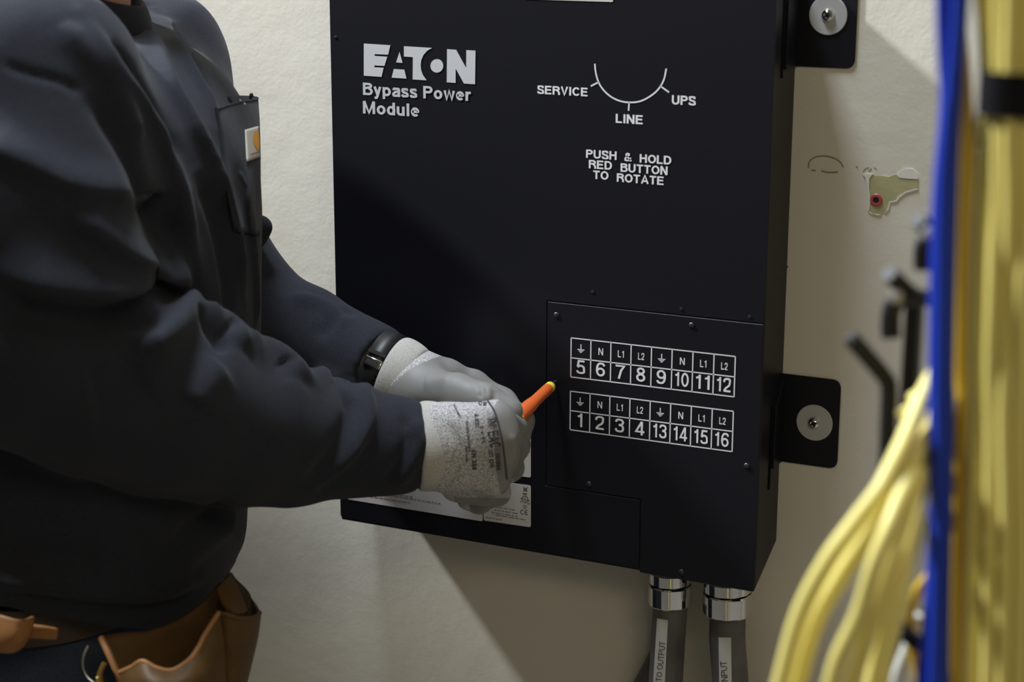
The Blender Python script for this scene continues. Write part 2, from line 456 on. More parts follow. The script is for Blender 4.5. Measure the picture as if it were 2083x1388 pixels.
M['zinc'] = mat('zinc_washer', (.46, .46, .46), .42, metal=.15)
M['chrome'] = mat('bright_steel', (.75, .75, .74), .09, metal=1.0)
M['steel'] = mat('screw_steel', (.42, .42, .42), .3, metal=1.0)
M['darkscrew'] = mat('black_screw', (.05, .05, .055), .3, metal=.6)
M['conduit'] = mat('grey_conduit_pvc', (.125, .118, .115), .5, bump=[(500, .1, .0003, 2)], vary=(20, (.085, .08, .078), .4, .6))
M['tape'] = mat('white_label_tape', (.55, .54, .52), .5)
M['shirt'] = mat('charcoal_jersey', (.0185, .0200, .0275), .95, spec=.12, sheen=.05,
                 bump=[(26, .18, .006, 2), (620, .22, .0006, 2), (1500, .2, .0003, 1)], vary=(500, (.024, .026, .035), .35, .65))
M['rib'] = mat('charcoal_rib_knit', (.018, .0195, .027), .95, spec=.1, sheen=.05, bump=[(900, .3, .0005, 2)])
M['jeans'] = mat('navy_denim', (.026, .038, .062), .9, spec=.15, bump=[(700, .4, .0005, 2), (30, .3, .006, 2)], vary=(900, (.042, .056, .085), .35, .65))
M['skin'] = mat('skin', (.42, .22, .15), .5, bump=[(200, .1, .0005, 2)])
M['hair'] = mat('dark_hair', (.03, .02, .015), .6)
M['knit'] = mat('heather_grey_knit', (.58, .565, .56), .95, spec=.1, bump=[(420, .55, .0009, 2), (1100, .4, .0005, 1)], vary=(800, (.25, .24, .245), .38, .60))
M['coating'] = mat('grey_glove_coating', (.215, .208, .20), .55, spec=.35, bump=[(60, .15, .002, 2), (700, .12, .0003, 1)])
M['cuff'] = mat('pale_rib_cuff', (.47, .45, .42), .95, spec=.1, bump=[(900, .5, .0006, 2)], vary=(900, (.37, .355, .33), .4, .6))
M['glove_ink'] = mat('glove_print', (.06, .057, .068), .9)
M['orange'] = mat('orange_insulation', (.66, .125, .025), .45)
M['yellow_ring'] = mat('yellow_insulation', (.72, .58, .06), .45)
M['leather'] = mat('tan_leather', (.088, .043, .009), .62, spec=.3, bump=[(60, .3, .002, 3), (500, .2, .0004, 2)], vary=(25, (.066, .032, .007), .4, .65))
M['leather_dark'] = mat('dark_leather', (.05, .032, .022), .6, spec=.3, bump=[(300, .25, .0006, 2)])
M['leather_light'] = mat('light_tan_leather', (.26, .115, .036), .6, spec=.3, bump=[(200, .2, .0006, 2)])
M['brass'] = mat('brass', (.80, .56, .18), .25, metal=1.0)
M['tagwhite'] = mat('woven_tag', (.50, .48, .42), .9)
M['tagorange'] = mat('tag_orange', (.72, .30, .02), .8)
M['tagred'] = mat('tag_red', (.25, .03, .04), .8)
M['rubber'] = mat('black_rubber', (.012, .012, .013), .5)
M['blue'] = mat('blue_cable_jacket', (.012, .04, .42), .5, spec=.25)
M['yellow'] = mat('yellow_cable_jacket', (.74, .64, .20), .42, spec=.45)
M['amber'] = mat('amber_cable_jacket', (.52, .33, .022), .42, spec=.4)
M['whitecable'] = mat('white_cable_jacket', (.6, .6, .57), .45)
M['velcro'] = mat('black_hook_loop', (.008, .008, .011), .9, spec=.15, bump=[(600, .4, .0008, 2)])
M['rack'] = mat('black_rack_steel', (.009, .009, .011), .55, spec=.3)

# ------------------------------------------------------------------ the setting
wall = MB().box((-4.0, 0, -.02), (2.2, .1, 3.4)).build('wall_back', M['wall'], smooth=False)
tag(wall, 'cream painted wall with a bumpy plaster finish', kind='structure')
floor = MB().box((-4.0, -4.5, -.06), (2.2, .1, 0)).build('floor', M['floor'], smooth=False)
tag(floor, 'grey vinyl floor below the frame', kind='structure')

Z8 = lambda q: (1560+q[0]/2.776, q[1]/2.776)
def wall_poly(mb, pts, th, mi=0):
    w_ = [P(*p, -th) for p in pts]
    mb.prism_y([(p[0], p[2]) for p in reversed(w_)], -th, .0005, mi)
olive = [(572,1003),(592,986),(618,992),(652,993),(688,1000),(706,992),(735,985),(745,1005),(800,1012),(853,1018),(854,1058),(812,1070),(775,1080),(752,1098),(732,1112),(724,1130),(692,1135),(686,1165),(667,1198),(632,1212),(592,1206),(572,1190),(580,1130),(573,1060)]
mb = MB(); wall_poly(mb, [Z8(q) for q in olive], .0006)
t = mb.build('torn_paint_patch', M['plaster'], wall, smooth=False); t['label'] = 'olive drywall showing through the torn paint'
mb = MB()
lip = [(538,984),(556,1004),(566,1060),(572,1130),(566,1186),(582,1206),(624,1218),(646,1212),(598,1210),(576,1194),(584,1130),(576,1060),(578,1010),(596,984),(560,980)]
wall_poly(mb, [Z8(q) for q in lip], .0011)
fl = [(736,992),(752,968),(785,952),(822,952),(846,975),(855,1012),(800,1010),(748,1004)]
wall_poly(mb, [Z8(q) for q in fl], .0010)
wall_poly(mb, [Z8(q) for q in [(690,1140),(728,1132),(738,1112),(776,1084),(852,1064),(853,1070),(780,1092),(745,1120),(732,1138),(694,1146),(688,1180),(664,1206),(684,1168)]], .0010)
t = mb.build('paint_edge', M['paint_torn'], wall, smooth=False); t['label'] = 'pale lifted edge of the torn paint'
mb = MB()
for ln, r in (([(235,948),(242,912),(272,889),(322,881),(378,893),(414,915),(432,945)], .0006), ([(252,962),(276,963)], .0006), ([(308,964),(345,974),(402,972)], .0007),
              ([(505,938),(512,945)], .0006), ([(545,975),(552,955),(575,945)], .0004), ([(575,970),(590,950)], .0004), ([(605,945),(618,955)], .0004)):
    mb.tube(spline([P(*Z8(q), -.0001) for q in ln], 24), r, 6)
t = mb.build('paint_crack', M['crack'], wall); t['label'] = 'brown arc of cracked paint'
c = P(*Z8((618, 1130)), 0)
anchor = empty('wall_anchor', c, 'red plastic wall anchor in the torn olive patch of wall', 'wall anchor')
mb = MB(); mb.lathe([(0, .0060), (.0014, .0060), (.0022, .0052), (.0022, .0030), (.0008, .0026)], c+np.array([0, .0005, 0]), (0, -1, 0), 28)
mb.build('anchor_rim', M['red'], anchor)
MB().lathe([(0, .0026), (.0016, .0026)], c+np.array([0, .0005, 0]), (0, -1, 0), 20).build('anchor_hole', M['hole'], anchor)

# ------------------------------------------------------------------ the bypass module on the wall
YF = -.066                                   # front face
XL, XR_, ZB, ZT = -.9550, -.4958, .9475, 1.535
ZBR = .978                                   # bottom edge at the wall: the underside slopes
module = empty('bypass_module', (XL, 0, ZB), 'black wall-mounted electrical bypass cabinet with white printed front', 'electrical cabinet')
enc_f = YF+.0012
V = [(XL, enc_f, ZB+.001), (XR_, enc_f, ZB+.001), (XR_, 0, ZBR), (XL, 0, ZBR+.018), (XL, enc_f, ZT), (XR_, enc_f, ZT), (XR_, 0, ZT), (XL, 0, ZT)]  # unseen left rear corner raised to move the cabinet's cast shadow
o = obj('enclosure', V, [(0,3,2,1),(4,5,6,7),(0,1,5,4),(1,2,6,5),(2,3,7,6),(3,0,4,7)], M['black'], module, smooth=True, angle=30)
mod(o, 'BEVEL', width=.0016, segments=3, limit_method='ANGLE')
# front skin: fixed face and the removable L-shaped terminal cover, a hairline apart
def xz(px, py, Y=YF): p = P(px, py, Y); return (p[0], p[2])
sx0, sz0 = xz(1113, 612); _, sz1 = xz(1113, 988); sx1, _ = xz(1303, 1018)
sz0 = (sz0+xz(1553, 660)[1])/2
g = .0006
face = [(XL, ZB+.004), (sx1-g, ZB+.004), (sx1-g, sz1-g), (sx0-g, sz1-g), (sx0-g, sz0+g), (XR_, sz0+g), (XR_, ZT), (XL, ZT)]
o = MB().prism_y(rounded(face, [.004, .0008, .001, .0006, .0006, 0.001, .004, .004]), YF, enc_f+.0004).build('front_face', M['black'], module, angle=30)
mod(o, 'BEVEL', width=.0004, segments=2, limit_method='ANGLE')
cov = [(sx1+g, ZB), (XR_-.0004, ZB), (XR_-.0004, sz0-g), (sx0+g, sz0-g), (sx0+g, sz1+g), (sx1+g, sz1+g)]
o = MB().prism_y(rounded(cov, [.001, .002, .001, .001, .001, .0006]), YF-.0003, enc_f+.0004).build('terminal_cover', M['black'], module, angle=30)
mod(o, 'BEVEL', width=.0005, segments=2, limit_method='ANGLE')
cover = o
# screws
def screw_head(mb, c, r, h, d=(0, -1, 0)):
    mb.lathe([(0, r), (h*.5, r), (h*.85, r*.8), (h, r*.45)], c, d, 20)
for px, py in ((1132, 641), (1407, 662), (1198, 985), (1519, 948), (1386, 1164)):
    mb = MB(); c = P(px, py, YF); screw_head(mb, c+np.array([0, .0002, 0]), .0027, .0018)
    s = mb.build('screw', M['darkscrew'], cover)
    mb = MB()
    mb.box((c[0]-.0016, c[1]-.0019, c[2]-.0003), (c[0]+.0016, c[1]-.0015, c[2]+.0003)).box((c[0]-.0003, c[1]-.0019, c[2]-.0016), (c[0]+.0003, c[1]-.0015, c[2]+.0016))
for px, py in ((1206, 594), (1386, 629), (1525, 645), (683, 76)):
    mb = MB(); c = P(px, py, YF); mb.lathe([(0, .0018), (.0006, .0017), (.0009, .0010)], c+np.array([0, .0002, 0]), (0, -1, 0), 16)
    mb.build('rivet', M['darkscrew'], module)
for px, py in ((1600, 495), (1602, 543), (1584, 517), (1583, 566), (1600, 745)):
    v = ray(px, py); c = CAM+v*((XR_-CAM[0])/v[0])
    MB().lathe([(0, .0011), (.0008, .0009)], c-np.array([.0002, 0, 0]), (1, 0, 0), 12).build('rivet', M['darkscrew'], module)

# mounting ears
def on_side(px, py):
    v = ray(px, py); return CAM+v*((XR_-CAM[0])/v[0])
def ear(pl, pr, ztop, zbot, top_chamfer, wpx):
    xa = XR_; xb = pr
    mb = MB()
    poly = rounded([(xa-.001, zbot), (xb, zbot), (xb, ztop), (xa-.001, ztop)], [0, .009, .009, 0], 6)
    mb.prism_y(poly, -.0019, -.0003)
    b_ = mb.build('mounting_bracket', M['black'], module, angle=30)
    mod(b_, 'BEVEL', width=.0006, segments=2, limit_method='ANGLE')
    yb = on_side(*pl)[1]
    mb = MB(); V = []
    pr_ = [(-.0003, zbot), (yb, zbot), (yb, ztop-top_chamfer), (-.0003, ztop)]
    n = 4
    mb.add([(XR_-.0005, y, z) for y, z in pr_]+[(XR_+.0028, y, z) for y, z in pr_],
           [(0, 1, 2, 3), (7, 6, 5, 4), (0, 4, 5, 1), (1, 5, 6, 2), (2, 6, 7, 3), (3, 7, 4, 0)])
    fl_ = mb.build('side_flange', M['black'], b_, smooth=False)
    mod(fl_, 'BEVEL', width=.0004, segments=2, limit_method='ANGLE')
    # washer and screw
    c = P(*wpx, -.0019)
    ws = MB().lathe([(0, .0178), (.0010, .0178), (.0014, .0174), (.0014, .003)], c+np.array([0, .0002, 0]), (0, -1, 0), 48).build('washer', M['zinc'], b_)
    ws['label'] = 'round grey fender washer'
    c2 = c-np.array([0, .0012, 0])
    sc_ = MB().lathe([(0, .0062), (.0008, .0062), (.0030, .0050), (.0042, .0030), (.0036, .0012)], c2, (0, -1, 0), 28).build('screw', M['chrome'], b_)
    for an in (.5, .5+math.pi/2):
        d = np.array([math.cos(an), 0, math.sin(an)])*.0036; q = np.array([-d[2], 0, d[0]])*.22
        y = c2[1]-.0043
        MB().add([tuple(c2*[1, 0, 1]+np.array([0, y, 0])+s) for s in (d+q, -d+q, -d-q, d-q)]+[tuple(c2*[1, 0, 1]+np.array([0, y+.0012, 0])+s) for s in (d+q, -d+q, -d-q, d-q)],
                 [(3, 2, 1, 0), (4, 5, 6, 7), (0, 1, 5, 4), (1, 2, 6, 5), (2, 3, 7, 6), (3, 0, 4, 7)]).build('screw_slot', M['hole'], b_, smooth=False)
    return b_
zt1 = P(1650, 768, -.0035)[2]; zb1 = P(1650, 949, -.0035)[2]
ear((1573, 830), P(1706, 860, -.0035)[0], zt1, zb1, zt1-on_side(1573, 830)[2]-.0, (1657, 860))
zb2 = P(1690, 138.5, -.0035)[2]
ear((1597, 60), P(1741, 60, -.0035)[0], zb2+(zt1-zb1), zb2, zt1-on_side(1573, 830)[2], (1685, 31))
# slots in the cabinet side beside the ears
for (pa, pb) in (((1597, -40), (1596, 157)), ((1570, 828), (1564, 995))):
    a, b = on_side(*pa), on_side(*pb)
    MB().box((XR_-.002, a[1]-.0022, b[2]), (XR_+.0008, a[1]+.0018, a[2])).build('side_slot', M['blackdeep'], module, smooth=False)

# ---- printing on the front
TY = YF-.00005
def logo_poly(pts):
    return [xz(660+q[0]/4.006, q[1]/4.006) for q in pts]
logo = MB()
def lp(pts):
    w_ = logo_poly(pts); area = sum(w_[i-1][0]*w_[i][1]-w_[i][0]*w_[i-1][1] for i in range(len(w_)))
    if area < 0: w_ = w_[::-1]
    logo.prism_y(w_, TY-.0003, TY)
lp([(322,355),(538,369),(520,446),(410,441),(410,456),(513,463),(490,538),(408,533),(408,548),(483,553),(466,627),(322,617)])
lp([(613,423),(637,513),(585,509)])
lp([(566,563),(652,568),(669,641),(549,633)])
arc = [(878,391)]+[(x, y) for x, y in ((838,414),(808,448),(790,490),(785,532),(790,575),(803,612),(833,655))]
lp([(649,377)]+arc+[(720,648),(722,466),(649,461)])
lp([(917+52*math.cos(a), 537+55*math.sin(a)) for a in np.linspace(0, 2*math.pi, 40)[:-1]])
lp([(1000,401),(1074,406),(1156,556),(1157,409),(1232,413),(1228,687),(1138,681),(1070,558),(1070,676),(998,671)])
logo.build('logo', M['silver_ink'], module, smooth=False)
def lettering(items, m, parent=module, name='lettering'):
    mb = MB()
    for it in items: flat_text(mb, *it[:5], **(it[5] if len(it) > 5 else {}))
    return mb.build(name, m, parent, smooth=False)
Q4 = lambda x, y: (660+x/4.006, y/4.006)
lettering([('Bypass Power', Q4(315, 765), Q4(1195, 832), 25.0, TY, dict(bold=.185)), ('Module', Q4(315, 920), Q4(775, 958), 25.5, TY, dict(bold=.185))], M['grey_ink'])
Q5 = lambda x, y: (1060+x/4.4775, 90+y/4.4775)
BD = dict(bold=.185)
for blk in ([('SERVICE', Q5(148, 447), Q5(606, 480), 17.3, TY, BD)], [('LINE', Q5(862, 714), Q5(1108, 732), 18.3, TY, BD)], [('UPS', Q5(1373, 545), Q5(1592, 562), 18.8, TY, BD)],
            [('PUSH', Q5(592, 1032), Q5(870, 1058), 17.2, TY, BD), ('&', Q5(941, 1063), Q5(1010, 1070), 17.2, TY, dict(bold=.17)), ('HOLD', Q5(1080, 1074), Q5(1368, 1101), 17.2, TY, BD)],
            [('RED', Q5(617, 1128), Q5(828, 1147), 17.2, TY, BD), ('BUTTON', Q5(906, 1157), Q5(1334, 1196), 17.2, TY, BD)],
            [('TO', Q5(657, 1225), Q5(796, 1238), 17.2, TY, BD), ('ROTATE', Q5(872, 1247), Q5(1298, 1289), 17.2, TY, BD)]):
    lettering(blk, M['white_ink'])
# dial marking
def ribbon(mb, pts, wpx, Y=TY):
    """flat printed stroke along pixel points"""
    w_ = np.array([P(*p, Y) for p in pts]); T = np.gradient(w_, axis=0); T /= np.linalg.norm(T, axis=1)[:, None]
    n_ = np.stack([-T[:, 2], 0*T[:, 0], T[:, 0]], 1)*wpx/2000/2
    n = len(w_); L = w_+n_; Rr = w_-n_
    L[:, 1] = Rr[:, 1] = Y-.0002
    mb.add(list(L)+list(Rr), [(i, i+1, n+i+1, n+i) for i in range(n-1)])
mb = MB()
apx = [(672,178),(680,255),(706,345),(752,418),(822,480),(905,518),(990,530),(1075,522),(1150,490),(1225,437),(1275,375),(1305,310),(1323,222)]
ribbon(mb, spline([Q5(*a) for a in apx], 60), 3.0)
ribbon(mb, [Q5(706, 346), Q5(636, 382)], 3.0); ribbon(mb, [Q5(984, 530), Q5(980, 606)], 3.0); ribbon(mb, [Q5(1270, 382), Q5(1348, 438)], 3.0)
mb.build('dial_marking', M['white_ink'], module, smooth=False)
# sticker whose lower edge shows at the top of the frame
a = P(1080, -2, TY); b = P(1247, 2, TY)
mb = MB(); mb.prism_y(rounded([(a[0]-.006, a[2]-.0004), (b[0], a[2]-.0004), (b[0], a[2]+.028), (a[0]-.006, a[2]+.028)], .001), TY-.0003, TY)
mb.build('sticker', M['tape'], module, smooth=False)
# terminal tables
def table(tl, tr, bl, br, mid_l, mid_r, top, bottom):
    mb = MB(); lw = 2.3
    Lp = lambda a, b, t: (a[0]+(b[0]-a[0])*t, a[1]+(b[1]-a[1])*t)
    T2 = TY-.0003
    for a, b in ((tl, tr), (mid_l, mid_r), (bl, br)): ribbon(mb, [a, b], lw, T2)
    A, B = P(*tl, T2), P(*tr, T2); C_, D = P(*bl, T2), P(*br, T2)
    xs = [A[0]+(B[0]-A[0])*k/8 for k in range(9)]
    hw = lw/4000
    zt, zb = (A[2]+B[2])/2, (C_[2]+D[2])/2
    for x in xs: mb.add([(x-hw, T2-.0002, zb), (x+hw, T2-.0002, zb), (x+hw, T2-.0002, zt), (x-hw, T2-.0002, zt)], [(0, 1, 2, 3)])
    tb = mb.build('terminal_table', M['white_ink'], cover, smooth=False)
    zm = (P(*mid_l, T2)[2]+P(*mid_r, T2)[2])/2
    mb = MB(); cw = (xs[8]-xs[0])/8
    def put(s, xc, zbase, cap, wid=None, bold=.12):
        V, Fc = text_mesh(s, bold); k = cap/CAP; w0 = V[:, 0].max()-V[:, 0].min(); kx = k if wid is None else min(wid/w0, k*1.15)
        mb.add([(xc+(v[0]-V[:, 0].min()-w0/2)*kx, T2-.0002-v[2], zbase+v[1]*k) for v in V], Fc)
    for k in range(8):
        xc = xs[k]+cw/2
        s = top[k]; zc = (zt+zm)/2
        if s == 'E':
            h = cw*.36
            def bar(x0, x1, z0, z1): mb.add([(xc+x0, T2-.0002, zc+z0), (xc+x1, T2-.0002, zc+z0), (xc+x1, T2-.0002, zc+z1), (xc+x0, T2-.0002, zc+z1)], [(0, 1, 2, 3)])
            bar(-.0005, .0005, -h*.1, h*.58); bar(-h*.5, h*.5, -h*.18, -h*.06); bar(-h*.32, h*.32, -h*.36, -h*.25); bar(-h*.14, h*.14, -h*.54, -h*.43)
        else: put(s, xc, zc-cw*.19, cw*.33, None if s == 'N' else cw*.30, .15)
        put(bottom[k], xc, zb+cw*.19, cw*.66, cw*(.58 if len(bottom[k]) == 1 else .66), .14)
    mb.build('lettering', M['white_ink'], tb, smooth=False)
table((1162, 687.5), (1496, 725.5), (1161, 767), (1493, 807.5), (1162, 728), (1494.5, 767), ['E', 'N', 'L1', 'L2']*2, ['5', '6', '7', '8', '9', '10', '11', '12'])
table((1160.5, 796), (1492, 837), (1160, 874.5), (1489, 919), (1160.5, 835.5), (1490.5, 878), ['E', 'N', 'L1', 'L2']*2, ['1', '2', '3', '4', '13', '14', '15', '16'])
# data labels low on the front
def label_plate(pts, lines, extra=None):
    mb = MB(); w_ = [xz(*p, TY) for p in pts]
    mb.prism_y(rounded(w_[::-1], .0022), TY-.0003, TY)
    s = mb.build('data_label', M['sticker'], module, smooth=False)
    mb = MB(); T2 = TY-.0003; rnd = random.Random(len(lines)+int(pts[0][0]))
    for (x0, y0, x1, y1, hpx) in lines:
        A, B = P(x0, y0, T2), P(x1, y1, T2); x = A[0]; z = (A[2]+B[2])/2; h = hpx/2000
        while x < B[0]-.0012:                      # words of very small print
            wd = min(rnd.uniform(.0016, .0075), B[0]-x)
            n = max(1, int(wd/.0011))
            for k in range(n):
                xx = x+k*wd/n; hh = h*rnd.choice((.75, .75, 1.0))
                mb.add([(xx, T2-.0002, z), (xx+wd/n*.62, T2-.0002, z), (xx+wd/n*.62, T2-.0002, z+hh), (xx, T2-.0002, z+hh)], [(0, 1, 2, 3)])
            x += wd+.0011
    if extra: extra(mb, T2)
    mb.build('fine_print', M['ink'], s, smooth=False)
    return s
def mk(x0, y0, x1, y1, h): return (x0, y0, x1, y1, h)
label_plate([(707, 975), (982, 1012), (982, 1061), (707, 1016)], [mk(725, 995, 840, 1013, 3.2), mk(750, 1003, 900, 1027, 3.2), mk(752, 1011, 835, 1026, 3.2), mk(820, 993, 850, 998, 3.2), mk(905, 1012, 960, 1022, 3)])
def marks(mb, T2):
    for cx in (1062, 1070.5):                       # CE mark
        pts = [(cx+3.6*math.cos(a), 1042+4.6*math.sin(a)) for a in np.linspace(.9, 2*math.pi-.9, 20)]
        ribbon(mb, [(x+(1.0), y+(cx-1062)*.13) for x, y in pts], 1.6, T2)
    ribbon(mb, [(1068.6, 1043), (1072.5, 1043.5)], 1.4, T2)
    ring = [(1068+6*math.cos(a), 1016+6.5*math.sin(a)) for a in np.linspace(0, 2*math.pi, 30)]
    ribbon(mb, ring, 1.6, T2)                      # ring mark with letters and side arms
    flat_text(mb, 'UL', (1064.5, 1018), (1071.5, 1019), 5, T2, bold=.18)
    ribbon(mb, [(1059, 1014), (1062, 1014.5)], 1.6, T2); ribbon(mb, [(1074, 1019), (1078, 1019.5)], 1.6, T2)
    flat_text(mb, 'c', (1058, 1022), (1061.5, 1022.5), 4, T2); flat_text(mb, 'us', (1072.5, 1026), (1078, 1027), 4, T2)
    ribbon(mb, [(1064, 991), (1073, 1000)], 1.4, T2); ribbon(mb, [(1073, 991.5), (1064.5, 999.5)], 1.4, T2)     # crossed-out bin
    ribbon(mb, [(1065, 993), (1066, 999), (1071, 999.6), (1072, 994)], 1.2, T2); ribbon(mb, [(1063.5, 1004.5), (1072, 1005.6)], 2.4, T2)
    for y in (1029, 1033): ribbon(mb, [(1064, y), (1072, y+1)], 1.4, T2)
label_plate([(984, 975), (1080, 988), (1080, 1073), (984, 1059)], [mk(1000, 1010, 1030, 1015, 3), mk(1000, 1017, 1030, 1021, 3), mk(1000, 1026, 1026, 1030, 3), mk(1005, 1032, 1050, 1040, 2.6), mk(1005, 1038, 1054, 1047, 2.6), mk(1000, 1043, 1054, 1053, 2.6), mk(1010, 1049, 1072, 1060, 2.6), mk(988, 1053.5, 1022, 1059.5, 2.6)], marks)
def rule(mb, T2): ribbon(mb, [(900, 895), (1079, 918.5)], 1.6, T2)
label_plate([(890, 860), (1080, 887), (1080, 972), (890, 945)], [mk(1040, 898, 1060, 901, 3), mk(1045, 928, 1068, 932, 3), mk(1040, 938, 1066, 943, 3), mk(1044, 950, 1068, 954.5, 3), mk(905, 915, 960, 922, 3), mk(1000, 948, 1030, 953, 3)], rule)

# ------------------------------------------------------------------ conduits
def conduit(name, pts, r, label, nut=None, nut_top=None, rn=.021):
    w_ = run_on(spline(pts, 40), .08)
    e = empty(name, w_[0], label, 'conduit', None)
    mb = MB(); mb.tube(w_, r, 28)
    h = mb.build('conduit_hose', M['conduit'], e, angle=60); hb = BVHTree.FromPolygons([tuple(v) for v in mb.v], mb.f)
    if nut is not None:
        a = np.array(nut_top); b = np.array(nut); d = (b-a); L = np.linalg.norm(d)
        cb = MB().lathe([(0, rn*1.0), (L*.30, rn*1.0), (L*.36, rn*.93), (L*.5, rn*.93)], a, d, 40).build('connector_body', M['chrome'], e)
        mb = MB(); n = 8
        uu = d/L; p = np.cross(uu, (0, 1, 0)); p /= np.linalg.norm(p); q = np.cross(uu, p)
        prof = [(L*.36, .99), (L*.40, 1.04), (L*.95, 1.04), (L, .97), (L, .70)]
        V = []; 
        for tt, s in prof:
            for k in range(48):
                th = 2*math.pi*k/48; seg = math.pi/4; loc = ((th+seg/2) % seg)-seg/2
                rr = rn*s*min(1.0, .965/math.cos(loc)*1.0)
                V.append(a+uu*tt+(p*math.cos(th+.2)+q*math.sin(th+.2))*rr)
        Fc = [(i*48+k, i*48+(k+1) % 48, (i+1)*48+(k+1) % 48, (i+1)*48+k) for i in range(len(prof)-1) for k in range(48)]
        mb.add(V, Fc); mb.build('connector_nut', M['chrome'], e, angle=20)
    return e, h, hb
Yo, Yi = -.037, -.040
e1, h1, hb1 = conduit('flexible_conduit', [P(1363, 1205, Yo), P(1363, 1240, Yo), P(1359, 1300, Yo), P(1354, 1388, Yo), P(1348, 1470, Yo)], .0172,
    'grey flexible conduit reading TO OUTPUT below the black cabinet', P(1363, 1229, Yo), P(1363, 1163, Yo), .0212)
e2, h2, hb2 = conduit('flexible_conduit', [P(1480, 1220, Yi), P(1480, 1260, Yi), P(1480, 1310, Yi), P(1486, 1388, Yi), P(1490, 1470, Yi)], .0178,
    'grey flexible conduit reading INPUT below the corner of the black cabinet', P(1480, 1248, Yi), P(1480, 1180, Yi), .0235)
for o in (e1, e2): o['group'] = 'conduits under the cabinet'
e3, h3, hb3 = conduit('flexible_conduit', [P(1376, 1225, -.0102), P(1358, 1290, -.0102), P(1338, 1335, -.0102), P(1311, 1388, -.0102), P(1275, 1455, -.0102)], .0098,
    'dark grey conduit slanting away to the left behind the TO OUTPUT conduit')
def tape(hb, quad, parent, s, o0, al, cap, ln):
    (a, b, c_, d) = [np.array(q, float) for q in quad]     # top-left, top-right, bottom-right, bottom-left pixels
    V = []; nu, nv = 9, 24
    for i in range(nv):
        l_ = a+(d-a)*i/(nv-1); r_ = b+(c_-b)*i/(nv-1)
        for j in range(nu):
            q = l_+(r_-l_)*j/(nu-1); loc, nor = hit(hb, *q)
            V.append(loc+nor*.0004)
    Fc = [(i*nu+j, (i+1)*nu+j, (i+1)*nu+j+1, i*nu+j+1) for i in range(nv-1) for j in range(nu-1)]
    t_ = obj('label_tape', V, Fc, M['tape'], parent)
    mb = MB(); decal_text(mb, s, o0, al, cap, hb, ln, off=.0008, bold=.12)
    mb.build('lettering', M['ink'], t_, smooth=False)
tape(hb1, [(1337, 1258), (1359, 1262), (1350, 1440), (1326, 1440)], h1, 'TO OUTPUT', (1346, 1387), (.10, -1), 11.5, 82)
tape(hb2, [(1462, 1297), (1487, 1297), (1489, 1440), (1464, 1440)], h2, 'INPUT', (1481, 1389), (-.06, -1), 12.5, 44)

# ------------------------------------------------------------------ the person
TH = math.radians(23)
FW = np.array([math.cos(TH), math.sin(TH), 0]); LT = np.array([-math.sin(TH), math.cos(TH), 0]); UP = np.array([0, 0, 1.0])
MID = np.array([-1.04, -.335, 0])
person = empty('person', (MID[0], MID[1], 0), 'person in charcoal long-sleeved pocket shirt and grey work gloves working at the black cabinet', 'person')
def ring(c, a, b, n=72):
    th = np.linspace(0, 2*math.pi, n, endpoint=False)
    return np.asarray(c)+np.outer(np.cos(th)*b, FW)+np.outer(np.sin(th)*a, LT)
# torso levels: pixel row and front edge in the photograph -> height, offset; half width a, half depth b
lev = []
for py, pxr, a, b in ((95, 415, .150, .095), (150, 448, .180, .112), (230, 492, .196, .122), (330, 522, .202, .130), (450, 528, .203, .134), (600, 527, .200, .138),
                      (750, 525, .197, .141), (900, 517, .195, .143), (1040, 500, .194, .143), (1120, 496, .194, .143), (1190, 478, .191, .139), (1240, 462, .187, .135)):
    z = P(pxr, py, -.27)[2]; off = 0.0
    for _ in range(12):
        r_ = ring(MID+FW*off+UP*z, a, b); e_ = pxr-project(r_)[:, 0].max()
        off += e_/2300
    lev.append((z, off, a, b))
lev = np.array(lev[::-1])
Z_HEM = P(250, 1278, -.50)[2]
def torso_sdf(X):
    z = X[..., 2]
    off = np.interp(z, lev[:, 0], lev[:, 1]); a = np.interp(z, lev[:, 0], lev[:, 2]); b = np.interp(z, lev[:, 0], lev[:, 3])
    qx = X[..., 0]-MID[0]-FW[0]*off; qy = X[..., 1]-MID[1]-FW[1]*off
    u = qx*FW[0]+qy*FW[1]; v = qx*LT[0]+qy*LT[1]
    k = (np.abs(u/b)**2.3+np.abs(v/a)**2.3)**(1/2.3)
    d = (k-1)*np.minimum(a, b)
    top = z-(lev[-1, 0]+.01)
    d = smin(-smin(-d, -top*.8, .05), d*0+9, .01)
    return d
S_N = P(48, 178, -.500); S_F = P(318, 120, -.165)
ND = UP*math.cos(math.radians(22))+FW*math.sin(math.radians(22))      # the neck leans forward
NF = FW*math.cos(math.radians(22))-UP*math.sin(math.radians(22))
RC = .079
CN = P(287, 64, -.300)-NF*RC                                            # centre of the collar
neck0 = np.array([CN[0], CN[1], 1.440])
arm_n = [(S_N, .079), (P(45, 420, -.535), .083), (P(30, 690, -.555), .080)]
fore_n = [(P(30, 690, -.555), .081), (P(190, 765, -.500), .0775), (P(330, 815, -.445), .0765), (P(470, 862, -.385), .0690), (P(590, 892, -.335), .0570), (P(715, 902, -.285), .0450), (P(800, 906, -.255), .0405), (P(846, 908, -.239), .0385)]
arm_f = [(S_F, .064), (P(368, 350, -.14), .055), (P(488, 622, -.135), .054)]
fore_f = [(P(488, 622, -.135), .054), (P(620, 686, -.138), .0470), (P(700, 724, -.145), .0410), (P(756, 748, -.150), .0385), (P(775, 755, -.153), .0380)]
